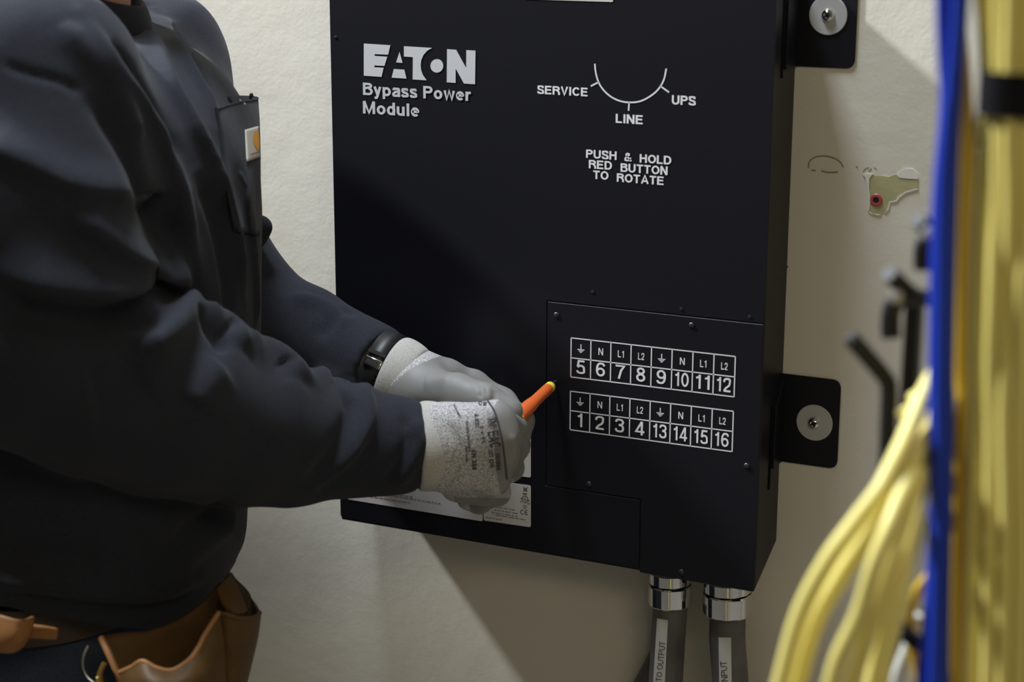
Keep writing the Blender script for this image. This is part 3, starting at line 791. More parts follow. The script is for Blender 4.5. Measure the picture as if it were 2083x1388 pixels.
def shirt_sdf(X):
    d = torso_sdf(X)
    sh = chain_sdf(X, [(S_N, .072), (neck0-LT*.085-UP*.018, .046), (neck0+LT*.085-UP*.010, .048), (S_F, .062)], .03)
    d = smin(d, sh, .06)
    d = smin(d, chain_sdf(X, arm_n, .03), np.where(X[..., 2] > 1.36, .05, .012))
    fn = chain_sdf(X, fore_n, .02)
    d = smin(d, fn, np.where(X[..., 0] < -.93, .02, .006))
    ff = smin(chain_sdf(X, arm_f, .03), chain_sdf(X, fore_f, .02), .03)
    ff = smin(ff, cone_sdf(X, P(520, 478, -.155), P(535, 462, -.155), .013, .0105), .010)
    d = smin(d, ff, .02)
    # neckline cut square to the neck
    d = np.maximum(d, -cone_sdf(X, CN-ND*.03, CN+ND*.2, RC-.003, RC-.003))
    d = np.maximum(d, np.where(((X-CN)**2).sum(-1) < .12**2, (X-CN)@ND.astype(np.float32)-.004, -1))
    # flat ends: hem and the two cuffs
    hu = (X-MID-FW*lev[0, 1])@FW.astype(np.float32); hv = (X-MID-FW*lev[0, 1])@LT.astype(np.float32)
    an = np.degrees(np.arctan2(hv, hu))
    zh = Z_HEM-.030*np.exp(-((an+42)/30)**2)+.012*np.exp(-((an+100)/30)**2)-.012*np.exp(-((an-10)/35)**2)
    d = np.maximum(d, zh-X[..., 2])
    for ch in (fore_n, fore_f):
        a = np.array(ch[-1][0]); ax = a-np.array(ch[-3][0]); ax /= np.linalg.norm(ax)
        t = (X-a)@ax.astype(np.float32); near = np.sqrt(((X-a)**2).sum(-1)) < .09
        d = np.where(near, np.maximum(d, t), d)
        hol = cone_sdf(X, a-ax*.012, a+ax*.06, ch[-1][1]-.004, ch[-1][1]-.004)
        d = np.maximum(d, -hol)
    return d
VH = .0034
sv, sq = surface(shirt_sdf, (-1.36, -.70, Z_HEM-.06), (-.72, -.05, 1.56), VH, 4)
FOLDS = [
 # (pixel line, height, width above, width below)
 ([(-60, 290), (60, 340), (130, 374), (200, 388), (270, 392)], .007, .022, .010),
 ([(120, 425), (190, 472), (260, 520), (335, 546)], .009, .022, .009),
 ([(-20, 535), (50, 572), (130, 590), (220, 592), (310, 572), (365, 575), (392, 612)], .017, .030, .010),
 ([(-20, 605), (60, 640), (140, 655), (230, 655), (320, 640)], -.011, .016, .016),
 ([(260, 712), (310, 690), (352, 655), (382, 622)], .015, .009, .024),
 ([(385, 645), (400, 660), (440, 690), (452, 720)], -.008, .008, .009),
 ([(405, 652), (445, 656), (475, 680), (478, 710)], .010, .010, .018),
 ([(490, 700), (545, 712), (590, 742), (600, 775)], .009, .010, .022),
 ([(605, 775), (650, 765), (690, 785), (700, 812)], .007, .010, .020),
 ([(390, 830), (420, 780), (450, 740)], .006, .014, .020),
 ([(300, 760), (250, 800), (180, 820)], -.005, .030, .030),
 ([(735, 778), (748, 840), (722, 915), (660, 985)], .006, .010, .010),
 ([(705, 800), (712, 850), (680, 925), (620, 990)], -.005, .012, .012),
 ([(800, 990), (830, 955), (850, 900), (842, 845)], .004, .007, .010),
 ([(780, 985), (812, 945), (828, 890), (818, 840)], -.003, .006, .006),
 ([(640, 1010), (720, 960), (765, 890)], -.004, .012, .012),
 # shoulder and chest
 ([(165, 186), (210, 232), (258, 310), (285, 380), (320, 480), (345, 560)], -.007, .012, .012),
 ([(0, 128), (60, 150), (120, 165), (172, 190)], -.0022, .004, .004),
 ([(120, 40), (180, 110), (235, 180), (268, 240), (285, 300)], .005, .012, .014),
 ([(165, 30), (230, 130), (300, 230), (345, 330), (372, 430), (385, 540)], .008, .012, .012),
 ([(215, 70), (275, 165), (330, 260), (362, 340)], -.006, .012, .012),
 ([(300, 62), (345, 170), (385, 240), (440, 350), (475, 480), (500, 620)], .007, .010, .010),
 ([(330, 30), (385, 130), (425, 200), (440, 260)], .006, .010, .010),
 ([(355, 60), (405, 150), (432, 210)], -.006, .008, .008),
 ([(400, 340), (440, 450), (462, 560), (470, 660)], -.006, .012, .012),
 ([(330, 420), (385, 560), (405, 640)], -.006, .010, .010),
 ([(480, 330), (505, 430), (517, 560), (520, 680)], .004, .008, .008),
 ([(-20, 1210), (80, 1222), (160, 1236), (260, 1243), (350, 1235), (430, 1195)], -.006, .008, .008),
 ([(-20, 1190), (90, 1200), (200, 1214), (300, 1216), (400, 1190)], .005, .014, .008),
 ([(-20, 1120), (90, 1130), (210, 1138)], -.004, .016, .016),
 ([(480, 1060), (430, 1100), (350, 1160)], .004, .014, .014),
 ([(470, 1010), (420, 1050), (330, 1120)], -.004, .012, .012),
 ([(590, 600), (660, 620), (720, 665)], .004, .008, .012),
 ([(640, 690), (690, 645), (720, 625)], -.003, .010, .010),
]
sv = folds(sv, sq, [(p, a*1.3, wa*.85, wb*.8) for p, a, wa, wb in FOLDS])
sv = relax(sv, sq, 1)
shirt = obj('sweatshirt', sv, sq, M['shirt'], person)
SB = bvh(sv, sq)

# collar: ribbed band standing round the neck
def band(c, n, f, l, prof, nseg=72, el=1.0):
    """prof: closed loop of (radius, height along n)"""
    V = []; m = len(prof)
    for k in range(nseg):
        th = 2*math.pi*k/nseg
        for r, hh in prof: V.append(c+(f*math.cos(th)+l*math.sin(th)*el)*r+n*hh)
    Fc = [(k*m+i, ((k+1) % nseg)*m+i, ((k+1) % nseg)*m+(i+1) % m, k*m+(i+1) % m) for k in range(nseg) for i in range(m)]
    return V, Fc
V, Fc = band(CN, ND, NF, LT, [(RC+.010, -.006), (RC+.0095, .000), (RC+.003, .012), (RC-.004, .020), (RC-.0075, .0225), (RC-.010, .020), (RC-.006, .008), (RC+.001, -.006)])
col_ = obj('collar', V, Fc, M['rib'], shirt)
mod(col_, 'SUBSURF', levels=1, render_levels=1)
# stitched seam under the collar
V, Fc = band(CN, ND, NF, LT, [(RC+.0115, -.005), (RC+.0122, -.0035), (RC+.0112, -.002), (RC+.0095, -.0035)])
obj('collar_seam', V, Fc, M['rib'], shirt)

# chest pocket with its gaping top, woven tag
def dirv(x, y):
    v = ray(x, y); return v/np.linalg.norm(v)
def row(*q): return [P(*k) for k in q]
def lifted(pts):
    """points over the chest: (pixel x, pixel y, lift off the cloth); beyond the chest's outline the cloth carries on round"""
    out = []; last = []
    for x, y, lift in pts:
        v = ray(x, y); v = v/np.linalg.norm(v); loc, nor = hit(SB, x, y)
        t = None if loc is None else float((loc-CAM)@v)
        if t is not None and t < 1.75: last.append((x, t))
        else:
            (xa, ta), (xb, tb) = last[-2], last[-1]
            t = tb+(tb-ta)/(xb-xa)*(x-xb)*1.2
        out.append(CAM+v*(t-lift))
    return out
pk = [lifted([(440, 222, .004), (455, 218, .006), (464, 215, .008), (490, 208, .016), (510, 205, .016), (520, 203, .010), (524, 200, -.004)]),
      lifted([(447, 260, .004), (465, 259, .006), (485, 257, .008), (500, 254, .010), (512, 252, .010), (522, 250, .007), (527, 248, -.006)]),
      lifted([(455, 320, .004), (475, 321, .005), (492, 322, .007), (508, 324, .008), (519, 325, .008), (526, 326, .005), (529, 326, -.008)]),
      lifted([(465, 400, .003), (482, 403, .004), (497, 405, .005), (509, 407, .006), (519, 408, .006), (526, 410, .004), (529, 410, -.008)]),
      lifted([(477, 470, .001), (490, 473, .002), (502, 475, .003), (511, 477, .004), (519, 478, .004), (525, 478, .003), (528, 478, -.008)])]
V, Fc = sheet(pk, 24, 24)
pocket = obj('chest_pocket', V, Fc, M['shirt'], shirt); mod(pocket, 'SOLIDIFY', thickness=.0012, offset=0)
PB = BVHTree.FromPolygons([tuple(v) for v in V], Fc)
pr0 = [np.array(p) for p in pk[0]]; pr1 = [np.array(p) for p in pk[1]]
inw = -dirv(480, 210)*-.020
bk = [[pr0[2]+inw*1.0+UP*.008, pr0[3]+inw*1.3+UP*.006, pr0[5]+inw*1.0+UP*.003, pr0[6]], [pr1[2]+inw*.8, pr1[3]+inw*1.0, pr1[5]+inw*.9, pr1[6]+inw*.2], [pk[2][2]+inw*.6, pk[2][3]+inw*.8, pk[2][5]+inw*.7, pk[2][6]+inw*.2]]
V, Fc = sheet(bk, 14, 14)
o = obj('pocket_lining', V, Fc, M['rib'], pocket); mod(o, 'SOLIDIFY', thickness=.0016, offset=0)
mb = MB(); mb.tube(spline(pk[0], 24), .0013, 8); mb.tube(spline([r[0] for r in pk], 24), .0012, 8)
mb.build('pocket_hem', M['rib'], pocket)
mb = MB(); mb.tube(spline([pr0[3]+inw*.5+UP*.004+FW*(-.004+.004*i)-UP*.003*i for i in range(3)], 8), .0009, 6)
o = mb.build('paper_edge', M['tape'], pocket); o['label'] = 'white edge of a paper inside the pocket'
mb = MB(); mb.tube(spline([pr0[4]+inw*.3+UP*z+FW*x for x, z in ((0, -.004), (0, .004), (.001, .0065), (.002, .003))], 10), .0013, 8)
mb.build('pen_clip', M['rubber'], pocket)
def drape(quad, b, nu, nv, off, h0=None):
    a, b2, c_, d = [np.array(q, float) for q in quad]; V = []
    for i in range(nv):
        l_ = a+(d-a)*i/(nv-1); r_ = b2+(c_-b2)*i/(nv-1)
        for j in range(nu):
            loc, nor = hit(b, *(l_+(r_-l_)*j/(nu-1)))
            if loc is None: loc, nor = V[-1] if False else (None, None)
            V.append(None if loc is None else loc+nor*off)
    for i, v in enumerate(V):
        if v is None: V[i] = V[i-1]
    return V, [(i*nu+j, (i+1)*nu+j, (i+1)*nu+j+1, i*nu+j+1) for i in range(nv-1) for j in range(nu-1)]
V, Fc = drape([(495.5, 265), (523, 257), (526, 320), (499, 330)], PB, 10, 12, .0014)
tg = obj('woven_tag', V, Fc, M['tagwhite'], pocket); mod(tg, 'SOLIDIFY', thickness=.0006, offset=0)
tg['label'] = 'pale woven tag with an orange mark'
def drape_poly(pts, b, off, m, name, parent):
    c = np.mean(pts, axis=0); V = [hit(b, *c)]; V = []
    for s in (0, .5, 1):
        for p in ([c] if s == 0 else [c+(np.array(q)-c)*s for q in pts]):
            loc, nor = hit(b, *p); 
            V.append(loc+nor*off if loc is not None else V[-1])
    n = len(pts)
    Fc = [(0, 1+i, 1+(i+1) % n) for i in range(n)]+[(1+i, 1+n+i, 1+n+(i+1) % n, 1+(i+1) % n) for i in range(n)]
    return obj(name, V, Fc, m, parent)
Q5b = lambda x, y: (420+x/7.714, 170+y/7.711)
drape_poly([Q5b(*q) for q in [(725,755),(770,745),(788,790),(796,880),(797,960),(790,1030),(750,1035),(718,975),(698,900),(706,820)]], PB, .0021, M['tagorange'], 'tag_emblem', tg)
mb = MB(); decal_text(mb, 'carhart', Q5b(655, 1142), (.93, -.34), 4.2, PB, 19, off=.0021, bold=.2)
mb.build('tag_lettering', M['tagred'], tg, smooth=False)

# ---- body under the clothes: head, neck, trunk, arms, legs as one surface
HC = CN+UP*.155+FW*.055
hipz = .90
HIP = MID+FW*(lev[0, 1]-.005)
W_F = P(800, 762, -.157); W_N = P(905, 908, -.228)
def body_sdf(X):
    B = np.array([FW, LT, UP])
    d = ell_sdf(X, HC+UP*.035-FW*.012, (.098, .077, .105), B)
    d = smin(d, ell_sdf(X, HC-UP*.045+FW*.018, (.072, .058, .075), B), .04)
    d = smin(d, cone_sdf(X, HC+FW*.093-UP*.000, HC+FW*.112-UP*.030, .011, .015), .014)      # nose
    d = smin(d, cone_sdf(X, HC+FW*.086-UP*.062-LT*.016, HC+FW*.086-UP*.062+LT*.016, .008, .008), .012)   # lips
    d = smin(d, ell_sdf(X, HC+FW*.078-UP*.100, (.020, .026, .018), B), .02)
    for s in (-1, 1):
        d = -smin(-d, ell_sdf(X, HC+FW*.094+LT*s*.032+UP*.012, (.014, .018, .012), B), .012)
        d = smin(d, ell_sdf(X, HC+FW*.079+LT*s*.031+UP*.010, (.011, .012, .010), B), .003)
        d = smin(d, ell_sdf(X, HC+LT*s*.080-UP*.008-FW*.008, (.020, .008, .032), B), .008)
    d = smin(d, chain_sdf(X, [(HC-UP*.06-FW*.015, .053), (CN-ND*.01, .056), (neck0-UP*.06, .085)], .03), .03)
    d = smin(d, chain_sdf(X, [(neck0-UP*.10, .09), (MID+FW*lev[-4, 1]+UP*1.25, .095), (MID+FW*lev[3, 1]+UP*1.05, .085), (HIP+UP*.90, .09)], .06), .05)
    for (S, E) in ((S_N, arm_n[2][0]), (S_F, arm_f[2][0])):
        d = smin(d, chain_sdf(X, [(S, .050), (E, .040)], .03), .05)
    for ch, Wr in ((fore_n, W_N), (fore_f, W_F)):
        d = smin(d, chain_sdf(X, [(p, min(.040, r-.012)) for p, r in ch[:-2]]+[(Wr, .0265)], .02), .02)
    for s in (-1, 1):
        h_ = HIP+LT*s*.095
        d = smin(d, chain_sdf(X, [(h_+UP*.90, .085), (h_+UP*.48+FW*.02, .055), (h_+UP*.09, .038), (h_+UP*.06+FW*.10, .030)], .03), .05)
    return d
V, Q = surface(body_sdf, (-1.36, -.68, .02), (-.62, -.04, 1.86), .0085, 3)
obj('body', V, Q, M['skin'], person)
def hair_sdf(X):
    B = np.array([FW, LT, UP])
    d = ell_sdf(X, HC+UP*.040-FW*.018, (.104, .083, .110), B)
    q = X-HC; f = q@FW.astype(np.float32); z = q[..., 2]
    return np.maximum(d, np.maximum(f*1.0-.045-np.maximum(z-.05, 0)*.9, -.02-z+np.maximum(f, -.06)*.9))
V, Q = surface(hair_sdf, HC-.16, HC+.18, .005, 3)
obj('hair', V, Q, M['hair'], person)

# ---- jeans and boots
def jeans_sdf(X):
    B = np.array([FW, LT, UP])
    d = ell_sdf(X, HIP+UP*.92-FW*.010, (.116, .170, .16), B)
    for s in (-1, 1):
        h_ = HIP+LT*s*.098
        d = smin(d, chain_sdf(X, [(h_+UP*.86, .102), (h_+UP*.48+FW*.02, .078), (h_+UP*.10, .066)], .04), .04)
    d = np.maximum(d, X[..., 2]-(Z_HEM+.055))
    return np.maximum(d, .055-X[..., 2])
V, Q = surface(jeans_sdf, (-1.32, -.66, .03), (-.76, -.02, 1.0), .007, 4)
V = folds(V, Q, [([(-20, 1340), (30, 1350), (70, 1330)], .004, .01, .01), ([(0, 1385), (40, 1350), (70, 1325)], -.004, .008, .008)])
jeans = obj('jeans', V, Q, M['jeans'], person)
for s in (-1, 1):
    h_ = HIP+LT*s*.098
    def boot_sdf(X):
        d = chain_sdf(X, [(h_+UP*.15, .052), (h_+UP*.055-FW*.02, .050), (h_+UP*.05+FW*.10, .046), (h_+UP*.042+FW*.17, .038)], .03)
        return np.maximum(d, -X[..., 2]+.0005)
    V, Q = surface(boot_sdf, h_+np.array([-.25, -.2, -.02]), h_+np.array([.27, .25, .25]), .006, 3)
    V[:, 2] = np.maximum(V[:, 2], 0.0)
    obj('boot', V, Q, M['leather_dark'], person)

# ---- gloves
def fmats(V, Q, fn):
    N = vnormals(V, Q); c = V[Q].mean(1); n = N[Q].mean(1)
    return fn(c, n)
# right hand: a fist seen from the back, round the driver
WR = [P(908, y, -.236) for y in (868, 892, 920, 955)]
KN = [P(1008, 851, -.226), P(1018, 889, -.228), P(1019, 930, -.226), P(1004, 975, -.224)]
PIP = [P(1043, 872, -.182), P(1047, 910, -.178), P(1037, 952, -.178), P(1012, 1003, -.184)]
DIP = [P(1030, 868, -.150), P(1032, 912, -.146), P(1018, 958, -.148), P(975, 1022, -.168)]
TIP = [P(1000, 880, -.158), P(1000, 918, -.158), P(985, 962, -.160), P(950, 1018, -.176)]
def right_sdf(X):
    d = None
    for k in range(4):
        r0 = (.0200, .0200, .0195, .0190)[k]; r1 = (.0160, .0165, .0160, .0150)[k]
        c = cone_sdf(X, WR[k], KN[k], r0, r1); d = c if d is None else smin(d, c, .016)
    d = smin(d, chain_sdf(X, [(P(852, 908, -.243), .0345), (P(905, 910, -.230), .0345)], .01), .02)
    d = smin(d, cone_sdf(X, P(915, 905, -.212), P(985, 905, -.196), .026, .022), .015)      # palm side
    d = smin(d, cone_sdf(X, P(930, 990, -.215), P(985, 1000, -.205), .015, .014), .014)     # heel of the little finger
    fg = None
    for k in range(4):
        r = (.0128, .0130, .0126, .0116)[k]
        c = chain_sdf(X, [(KN[k], r+.0015), (PIP[k], r), (DIP[k], r-.001), (TIP[k], r-.002)], .006)
        fg = c if fg is None else smin(fg, c, .0035)
    d = smin(d, fg, .007)
    th = chain_sdf(X, [(P(925, 862, -.205), .016), (P(985, 838, -.182), .0145), (P(1030, 842, -.168), .0125)], .008)
    d = smin(d, th, .008)
    return d
V, Q = surface(right_sdf, P(940, 900, -.2)-np.array([.12, .10, .10]), P(940, 900, -.2)+np.array([.12, .11, .10]), .0019, 3)
V = folds(V, Q, [([(990, 820), (1006, 850), (1016, 880), (1022, 920), (1026, 965)], .0012, .003, .003),
                 ([(905, 850), (930, 910), (925, 960), (900, 1000)], -.0022, .005, .005),
                 ([(950, 1000), (985, 1004), (1020, 985)], -.0022, .004, .004),
                 ([(1040, 880), (1046, 915), (1040, 950)], .0015, .004, .004)])
hd = (KN[1]+KN[2])/2-(WR[1]+WR[2])/2; hd /= np.linalg.norm(hd); dors = -ray(960, 900); dors /= np.linalg.norm(dors)
kn0 = ((KN[1]+KN[2])/2)@hd
vert = np.cross(hd, dors); vert /= np.linalg.norm(vert)
if vert[2] > 0: vert = -vert
low0 = P(985, 1000, -.22)@vert
fm = fmats(V, Q, lambda c, n: ((c@hd > kn0-.001) | (n@dors < -.30) | ((c@vert > low0+.006) & (c@hd > kn0-.05))).astype(int))
gr = obj('glove', V, Q, [M['knit'], M['coating']], person, fmat=fm)
gr['label'] = 'right glove, back of the hand in heather knit'
GB = bvh(V, Q)
mb = MB()
Qg = lambda x, y: (800+x/4.083, 720+y/4.082)
for (s, o0, al, cap, ln) in (('EAC', Qg(782, 650), (.18, 1), 23, 33), ('TM', Qg(782, 535), (.15, 1), 17, 17), ('CE', Qg(705, 425), (1, .1), 7, 18),
        ('EN 388', Qg(650, 800), (.03, 1), 9.5, 40), ('4X43C', Qg(672, 500), (.10, 1), 8, 28), ('Cut Resistant Glove', Qg(600, 560), (.10, 1), 6, 62), ('LOT 0216', Qg(790, 800), (.10, 1), 9, 36),
        ('Size', Qg(720, 600), (.12, 1), 7, 16), ('9 L', Qg(735, 690), (.12, 1), 7, 14), ('Nitrile coated', Qg(495, 430), (.55, 1), 5, 26), ('Made to order', Qg(600, 770), (.02, 1), 5, 32), ('ISO', Qg(850, 830), (.12, 1), 8, 18), ('388', Qg(855, 900), (.1, 1), 8, 16)):
    decal_text(mb, s, o0, al, cap, GB, ln, off=.0005, bold=.2)
mb.build('glove_lettering', M['glove_ink'], gr, smooth=False)
ax = P(905, 908, -.230)-P(852, 908, -.243); ax /= np.linalg.norm(ax)
u = np.cross(ax, UP); u /= np.linalg.norm(u); v2 = np.cross(u, ax)
V, Fc = band(P(853, 908, -.2415), ax, v2, u, [(.0375, .000), (.0402, -.001), (.0418, .004), (.0415, .012), (.0396, .020), (.0372, .027), (.0352, .030), (.033, .026), (.0350, .012), (.0365, .004)])
o = obj('cuff', V, Fc, M['cuff'], gr); mod(o, 'SUBSURF', levels=1, render_levels=1); o['label'] = 'pale rolled rib cuff'
mb = MB(); seam = [hit(GB, *q) for q in spline([(992, 815), (1006, 838), (1016, 870), (1023, 905), (1028, 945), (1031, 975)], 30)]
mb.tube([l+n*.0002 for l, n in seam if l is not None], .0009, 8)
mb.build('coating_edge', M['glove_ink'], gr)

# left hand: palm side with the thumb along the driver
def left_sdf(X):
    d = chain_sdf(X, [(P(795, 765, -.157), .0340), (P(835, 778, -.155), .0335)], .01)
    for (a, b, ra, rb) in ((P(838, 772, -.145), P(908, 768, -.128), .024, .0185), (P(838, 790, -.140), P(915, 795, -.112), .024, .018), (P(835, 805, -.145), P(905, 822, -.108), .022, .017)):
        d = smin(d, cone_sdf(X, a, b, ra, rb), .016)
    d = smin(d, cone_sdf(X, P(838, 800, -.168), P(905, 802, -.172), .0270, .0215), .018)    # ball of the thumb
    fg = None
    for ch, r in (([P(905, 768, -.128), P(962, 783, -.112), P(1022, 818, -.106), P(1060, 856, -.122), P(1058, 886, -.138)], .0135),
                  ([P(912, 795, -.110), P(970, 835, -.096), P(1030, 880, -.098), P(1052, 905, -.118), P(1040, 915, -.135)], .0130),
                  ([P(905, 820, -.106), P(955, 870, -.094), P(1005, 915, -.098), P(1020, 930, -.118)], .0120),
                  ([P(890, 835, -.115), P(930, 890, -.100), P(970, 935, -.100), P(985, 945, -.12)], .0110)):
        c = chain_sdf(X, [(p, r*(1.08-.07*i)) for i, p in enumerate(ch)], .008)
        fg = c if fg is None else smin(fg, c, .003)
    d = smin(d, fg, .008)
    th = chain_sdf(X, [(P(880, 800, -.176), .0205), (P(930, 800, -.184), .0180), (P(985, 814, -.186), .0155), (P(1034, 838, -.182), .0138)], .006)
    return smin(d, th, .0045)
V, Q = surface(left_sdf, P(925, 820, -.13)-np.array([.13, .085, .11]), P(925, 820, -.13)+np.array([.13, .075, .11]), .0019, 3)
V = folds(V, Q, [
([(978, 780), (981, 795), (976, 812)], -.0016, .0025, .0025), ([(992, 786), (995, 800), (990, 818)], .0012, .003, .003), ([(1005, 795), (1006, 808), (1000, 820)], -.0012, .0025, .0025),
                 ([(860, 780), (890, 772), (915, 772)], .0016, .008, .008)])
hl = P(1000, 830, -.14)-P(830, 780, -.155); hl /= np.linalg.norm(hl)
t0 = P(848, 770, -.15)@hl
bk_n = UP*.8+np.array([.25, .55, 0]); bk_n /= np.linalg.norm(bk_n)
fm = fmats(V, Q, lambda c, n: ((c@hl > t0+np.clip((n@bk_n), -1, 1)*.022-.006)).astype(int))
gl = obj('glove', V, Q, [M['knit'], M['coating']], person, fmat=fm)
gl['label'] = 'left glove, grey coated palm and thumb'
ax = P(842, 783, -.155)-P(795, 763, -.157); ax /= np.linalg.norm(ax)
u = np.cross(ax, UP); u /= np.linalg.norm(u); v2 = np.cross(u, ax)
V, Fc = band(P(797, 764, -.157), ax, v2, u, [(.0365, .000), (.0392, -.001), (.0405, .003), (.0402, .010), (.0385, .018), (.0362, .024), (.0340, .026), (.032, .022), (.0340, .010), (.0355, .004)])
o = obj('cuff', V, Fc, M['cuff'], gl); mod(o, 'SUBSURF', levels=1, render_levels=1); o['label'] = 'pale rolled rib cuff'

# ---- wrist watch on the left wrist
wc = P(781, 753, -.155)
watch = empty('wristwatch', wc, 'black strap wristwatch with steel buckle on the far wrist between sleeve and glove', 'watch')
V, Fc = band(wc, ax, v2, u, [(.0362, -.009), (.0382, -.0095), (.0388, 0), (.0382, .0095), (.0362, .009), (.0358, 0)])
V = np.array(V); st = obj('strap', V, Fc, M['rubber'], watch)
WB = BVHTree.FromPolygons([tuple(v) for v in V], Fc)
# ---- precision screwdriver
T0 = P(1131, 776, YF-.0008); H0 = P(1050, 852, -.163)
dd = H0-T0; L = np.linalg.norm(dd); dd /= L
sd = empty('screwdriver', T0, 'orange insulated screwdriver held in both gloves against the terminal cover', 'screwdriver')
tyel = np.linalg.norm(P(1118, 789, T0[1]+(H0[1]-T0[1])*.16)-T0)
tyel = L*.145
mb = MB().lathe([(0, .0010), (.0006, .0017), (tyel-.006, .0021), (tyel-.004, .0033), (tyel, .0034)], T0, dd, 24); mb.build('blade', M['darkscrew'], sd)
MB().lathe([(tyel-.001, .0036), (tyel, .0052), (tyel+.005, .0054), (tyel+.006, .0050)], T0, dd, 28).build('insulation_ring', M['yellow_ring'], sd)
MB().lathe([(tyel+.0055, .0051), (tyel+.008, .0056), (L*.55, .0057), (L*.66, .0068), (L*.97, .0075), (L*1.0, .0070)], T0, dd, 28).build('shaft_insulation', M['orange'], sd)
MB().lathe([(L*.985, .0078), (L*1.0, .0086), (L*1.03, .0088), (L*1.05, .0080)], T0, dd, 28).build('ferrule', M['yellow_ring'], sd)
MB().lathe([(L*1.045, .0070), (L*1.1, .0095), (L*1.30, .0105), (L*1.42, .0095), (L*1.46, .0060)], T0, dd, 28).build('handle', M['orange'], sd)
# buckle and strap holes
l0, n0 = hit(WB, 772, 744)
if l0 is not None:
    l0 = l0-ax*((l0-wc)@ax)
    ta = np.cross(n0, ax); ta /= np.linalg.norm(ta)
    def block(c, a, b, n, ha, hb, hn):
        mb = MB(); vs_ = [c+a*i*ha+b*j*hb+n*k*hn for k in (-1, 1) for j in (-1, 1) for i in (-1, 1)]
        return mb.add(vs_, [(0, 1, 3, 2), (4, 6, 7, 5), (0, 4, 5, 1), (2, 3, 7, 6), (0, 2, 6, 4), (1, 5, 7, 3)])
    b0 = block(l0+n0*.001, ta, ax, n0, .0045, .0088, .0014).build('buckle', M['chrome'], watch); mod(b0, 'BEVEL', width=.0008, segments=2)
    block(l0+n0*.0024, ta, ax, n0, .0022, .0066, .0006).build('buckle_slot', M['rubber'], b0)
    b1 = block(l0+n0*.0014+ta*.010, ta, ax, n0, .0018, .0090, .0011).build('strap_loop', M['rubber'], watch)
for q in ((764, 768), (760, 775), (757, 782), (790, 728), (798, 722)):
    l1, n1 = hit(WB, *q)
    if l1 is not None: MB().lathe([(0, .0012), (.0003, .0011)], l1, n1, 12).build('strap_hole', M['blackdeep'], st)

# ------------------------------------------------------------------ tool belt round the hips
zb = P(165, 1302, -.50)[2]
belt = empty('tool_belt', HIP+UP*zb, 'tan leather tool pouch on a dark belt hanging under the shirt hem', 'tool belt')
V = []; n = 80
for k in range(n):
    th = 2*math.pi*k/n; c_, s_ = math.cos(th), math.sin(th)
    for e, hh in ((.0, -.014), (.004, -.014), (.004, .020), (.0, .020)):
        V.append(HIP-FW*.010+FW*c_*(.118+e)+LT*s_*(.173+e)+UP*(zb+hh))
Fc = [(k*4+i, ((k+1) % n)*4+i, ((k+1) % n)*4+(i+1) % 4, k*4+(i+1) % 4) for k in range(n) for i in range(4)]
obj('belt_strap', V, Fc, M['leather_dark'], belt, angle=40)
def leather(name, rows, m, parent, nu=24, nv=16, th=.003):
    V, Fc = sheet([row(*r) for r in rows], nu, nv)
    o = obj(name, V, Fc, m, parent); mod(o, 'SOLIDIFY', thickness=th, offset=0)
    return o
def shift(r, dx, dy, dY): return [(a+dx, b+dy, c+dY) for a, b, c in r]
bt = [(205, 1296, -.512), (250, 1288, -.500), (300, 1284, -.480), (360, 1262, -.455), (410, 1228, -.430), (450, 1185, -.400)]
leather('back_panel', [bt, [(226, 1345, -.520), (262, 1345, -.508), (305, 1345, -.488), (365, 1340, -.462), (415, 1325, -.438), (460, 1305, -.405)],
        [(248, 1395, -.525), (280, 1400, -.514), (315, 1405, -.494), (370, 1405, -.468), (420, 1400, -.444), (465, 1390, -.410)], [(262, 1450, -.525), (290, 1455, -.516), (320, 1460, -.498), (372, 1460, -.472), (420, 1455, -.448), (465, 1450, -.414)]], M['leather'], belt)
ft = [(243, 1369, -.530), (268, 1358, -.545), (290, 1346, -.552), (318, 1360, -.553), (350, 1365, -.548), (383, 1345, -.536), (402, 1320, -.522), (413, 1298, -.508), (430, 1270, -.494), (445, 1247, -.482)]
fm_ = [(250, 1400, -.532), (272, 1398, -.556), (295, 1396, -.566), (322, 1398, -.568), (352, 1400, -.562), (386, 1392, -.550), (408, 1380, -.536), (424, 1362, -.520), (440, 1340, -.502), (455, 1325, -.486)]
fb_ = [(262, 1450, -.530), (280, 1455, -.550), (298, 1458, -.560), (324, 1460, -.562), (354, 1462, -.556), (386, 1460, -.544), (410, 1455, -.530), (430, 1448, -.515), (446, 1440, -.498), (460, 1430, -.484)]
fp = leather('front_panel', [ft, fm_, fb_], M['leather'], belt, 50, 18)
mb = MB(); mb.tube(pix_spline([(a, b, c-.0005) for a, b, c in ft], 60), .0021, 8); mb.build('rolled_edge', M['leather_light'], fp)
mb = MB(); mb.tube(pix_spline([(206, 1298, -.516), (226, 1340, -.526), (246, 1388, -.533), (256, 1430, -.533)], 24), .0030, 8); mb.build('edge_binding', M['leather_light'], belt)
c = P(255, 1373, -.5335); MB().lathe([(0, .0042), (.001, .0042), (.0024, .0032), (.003, .0012)], c+dirv(255, 1373)*.003, -dirv(255, 1373), 20).build('rivet', M['brass'], belt)
st_ = [(445, 1248, -.480), (462, 1252, -.478), (482, 1258, -.468), (502, 1260, -.450), (519, 1256, -.430), (528, 1247, -.410)]
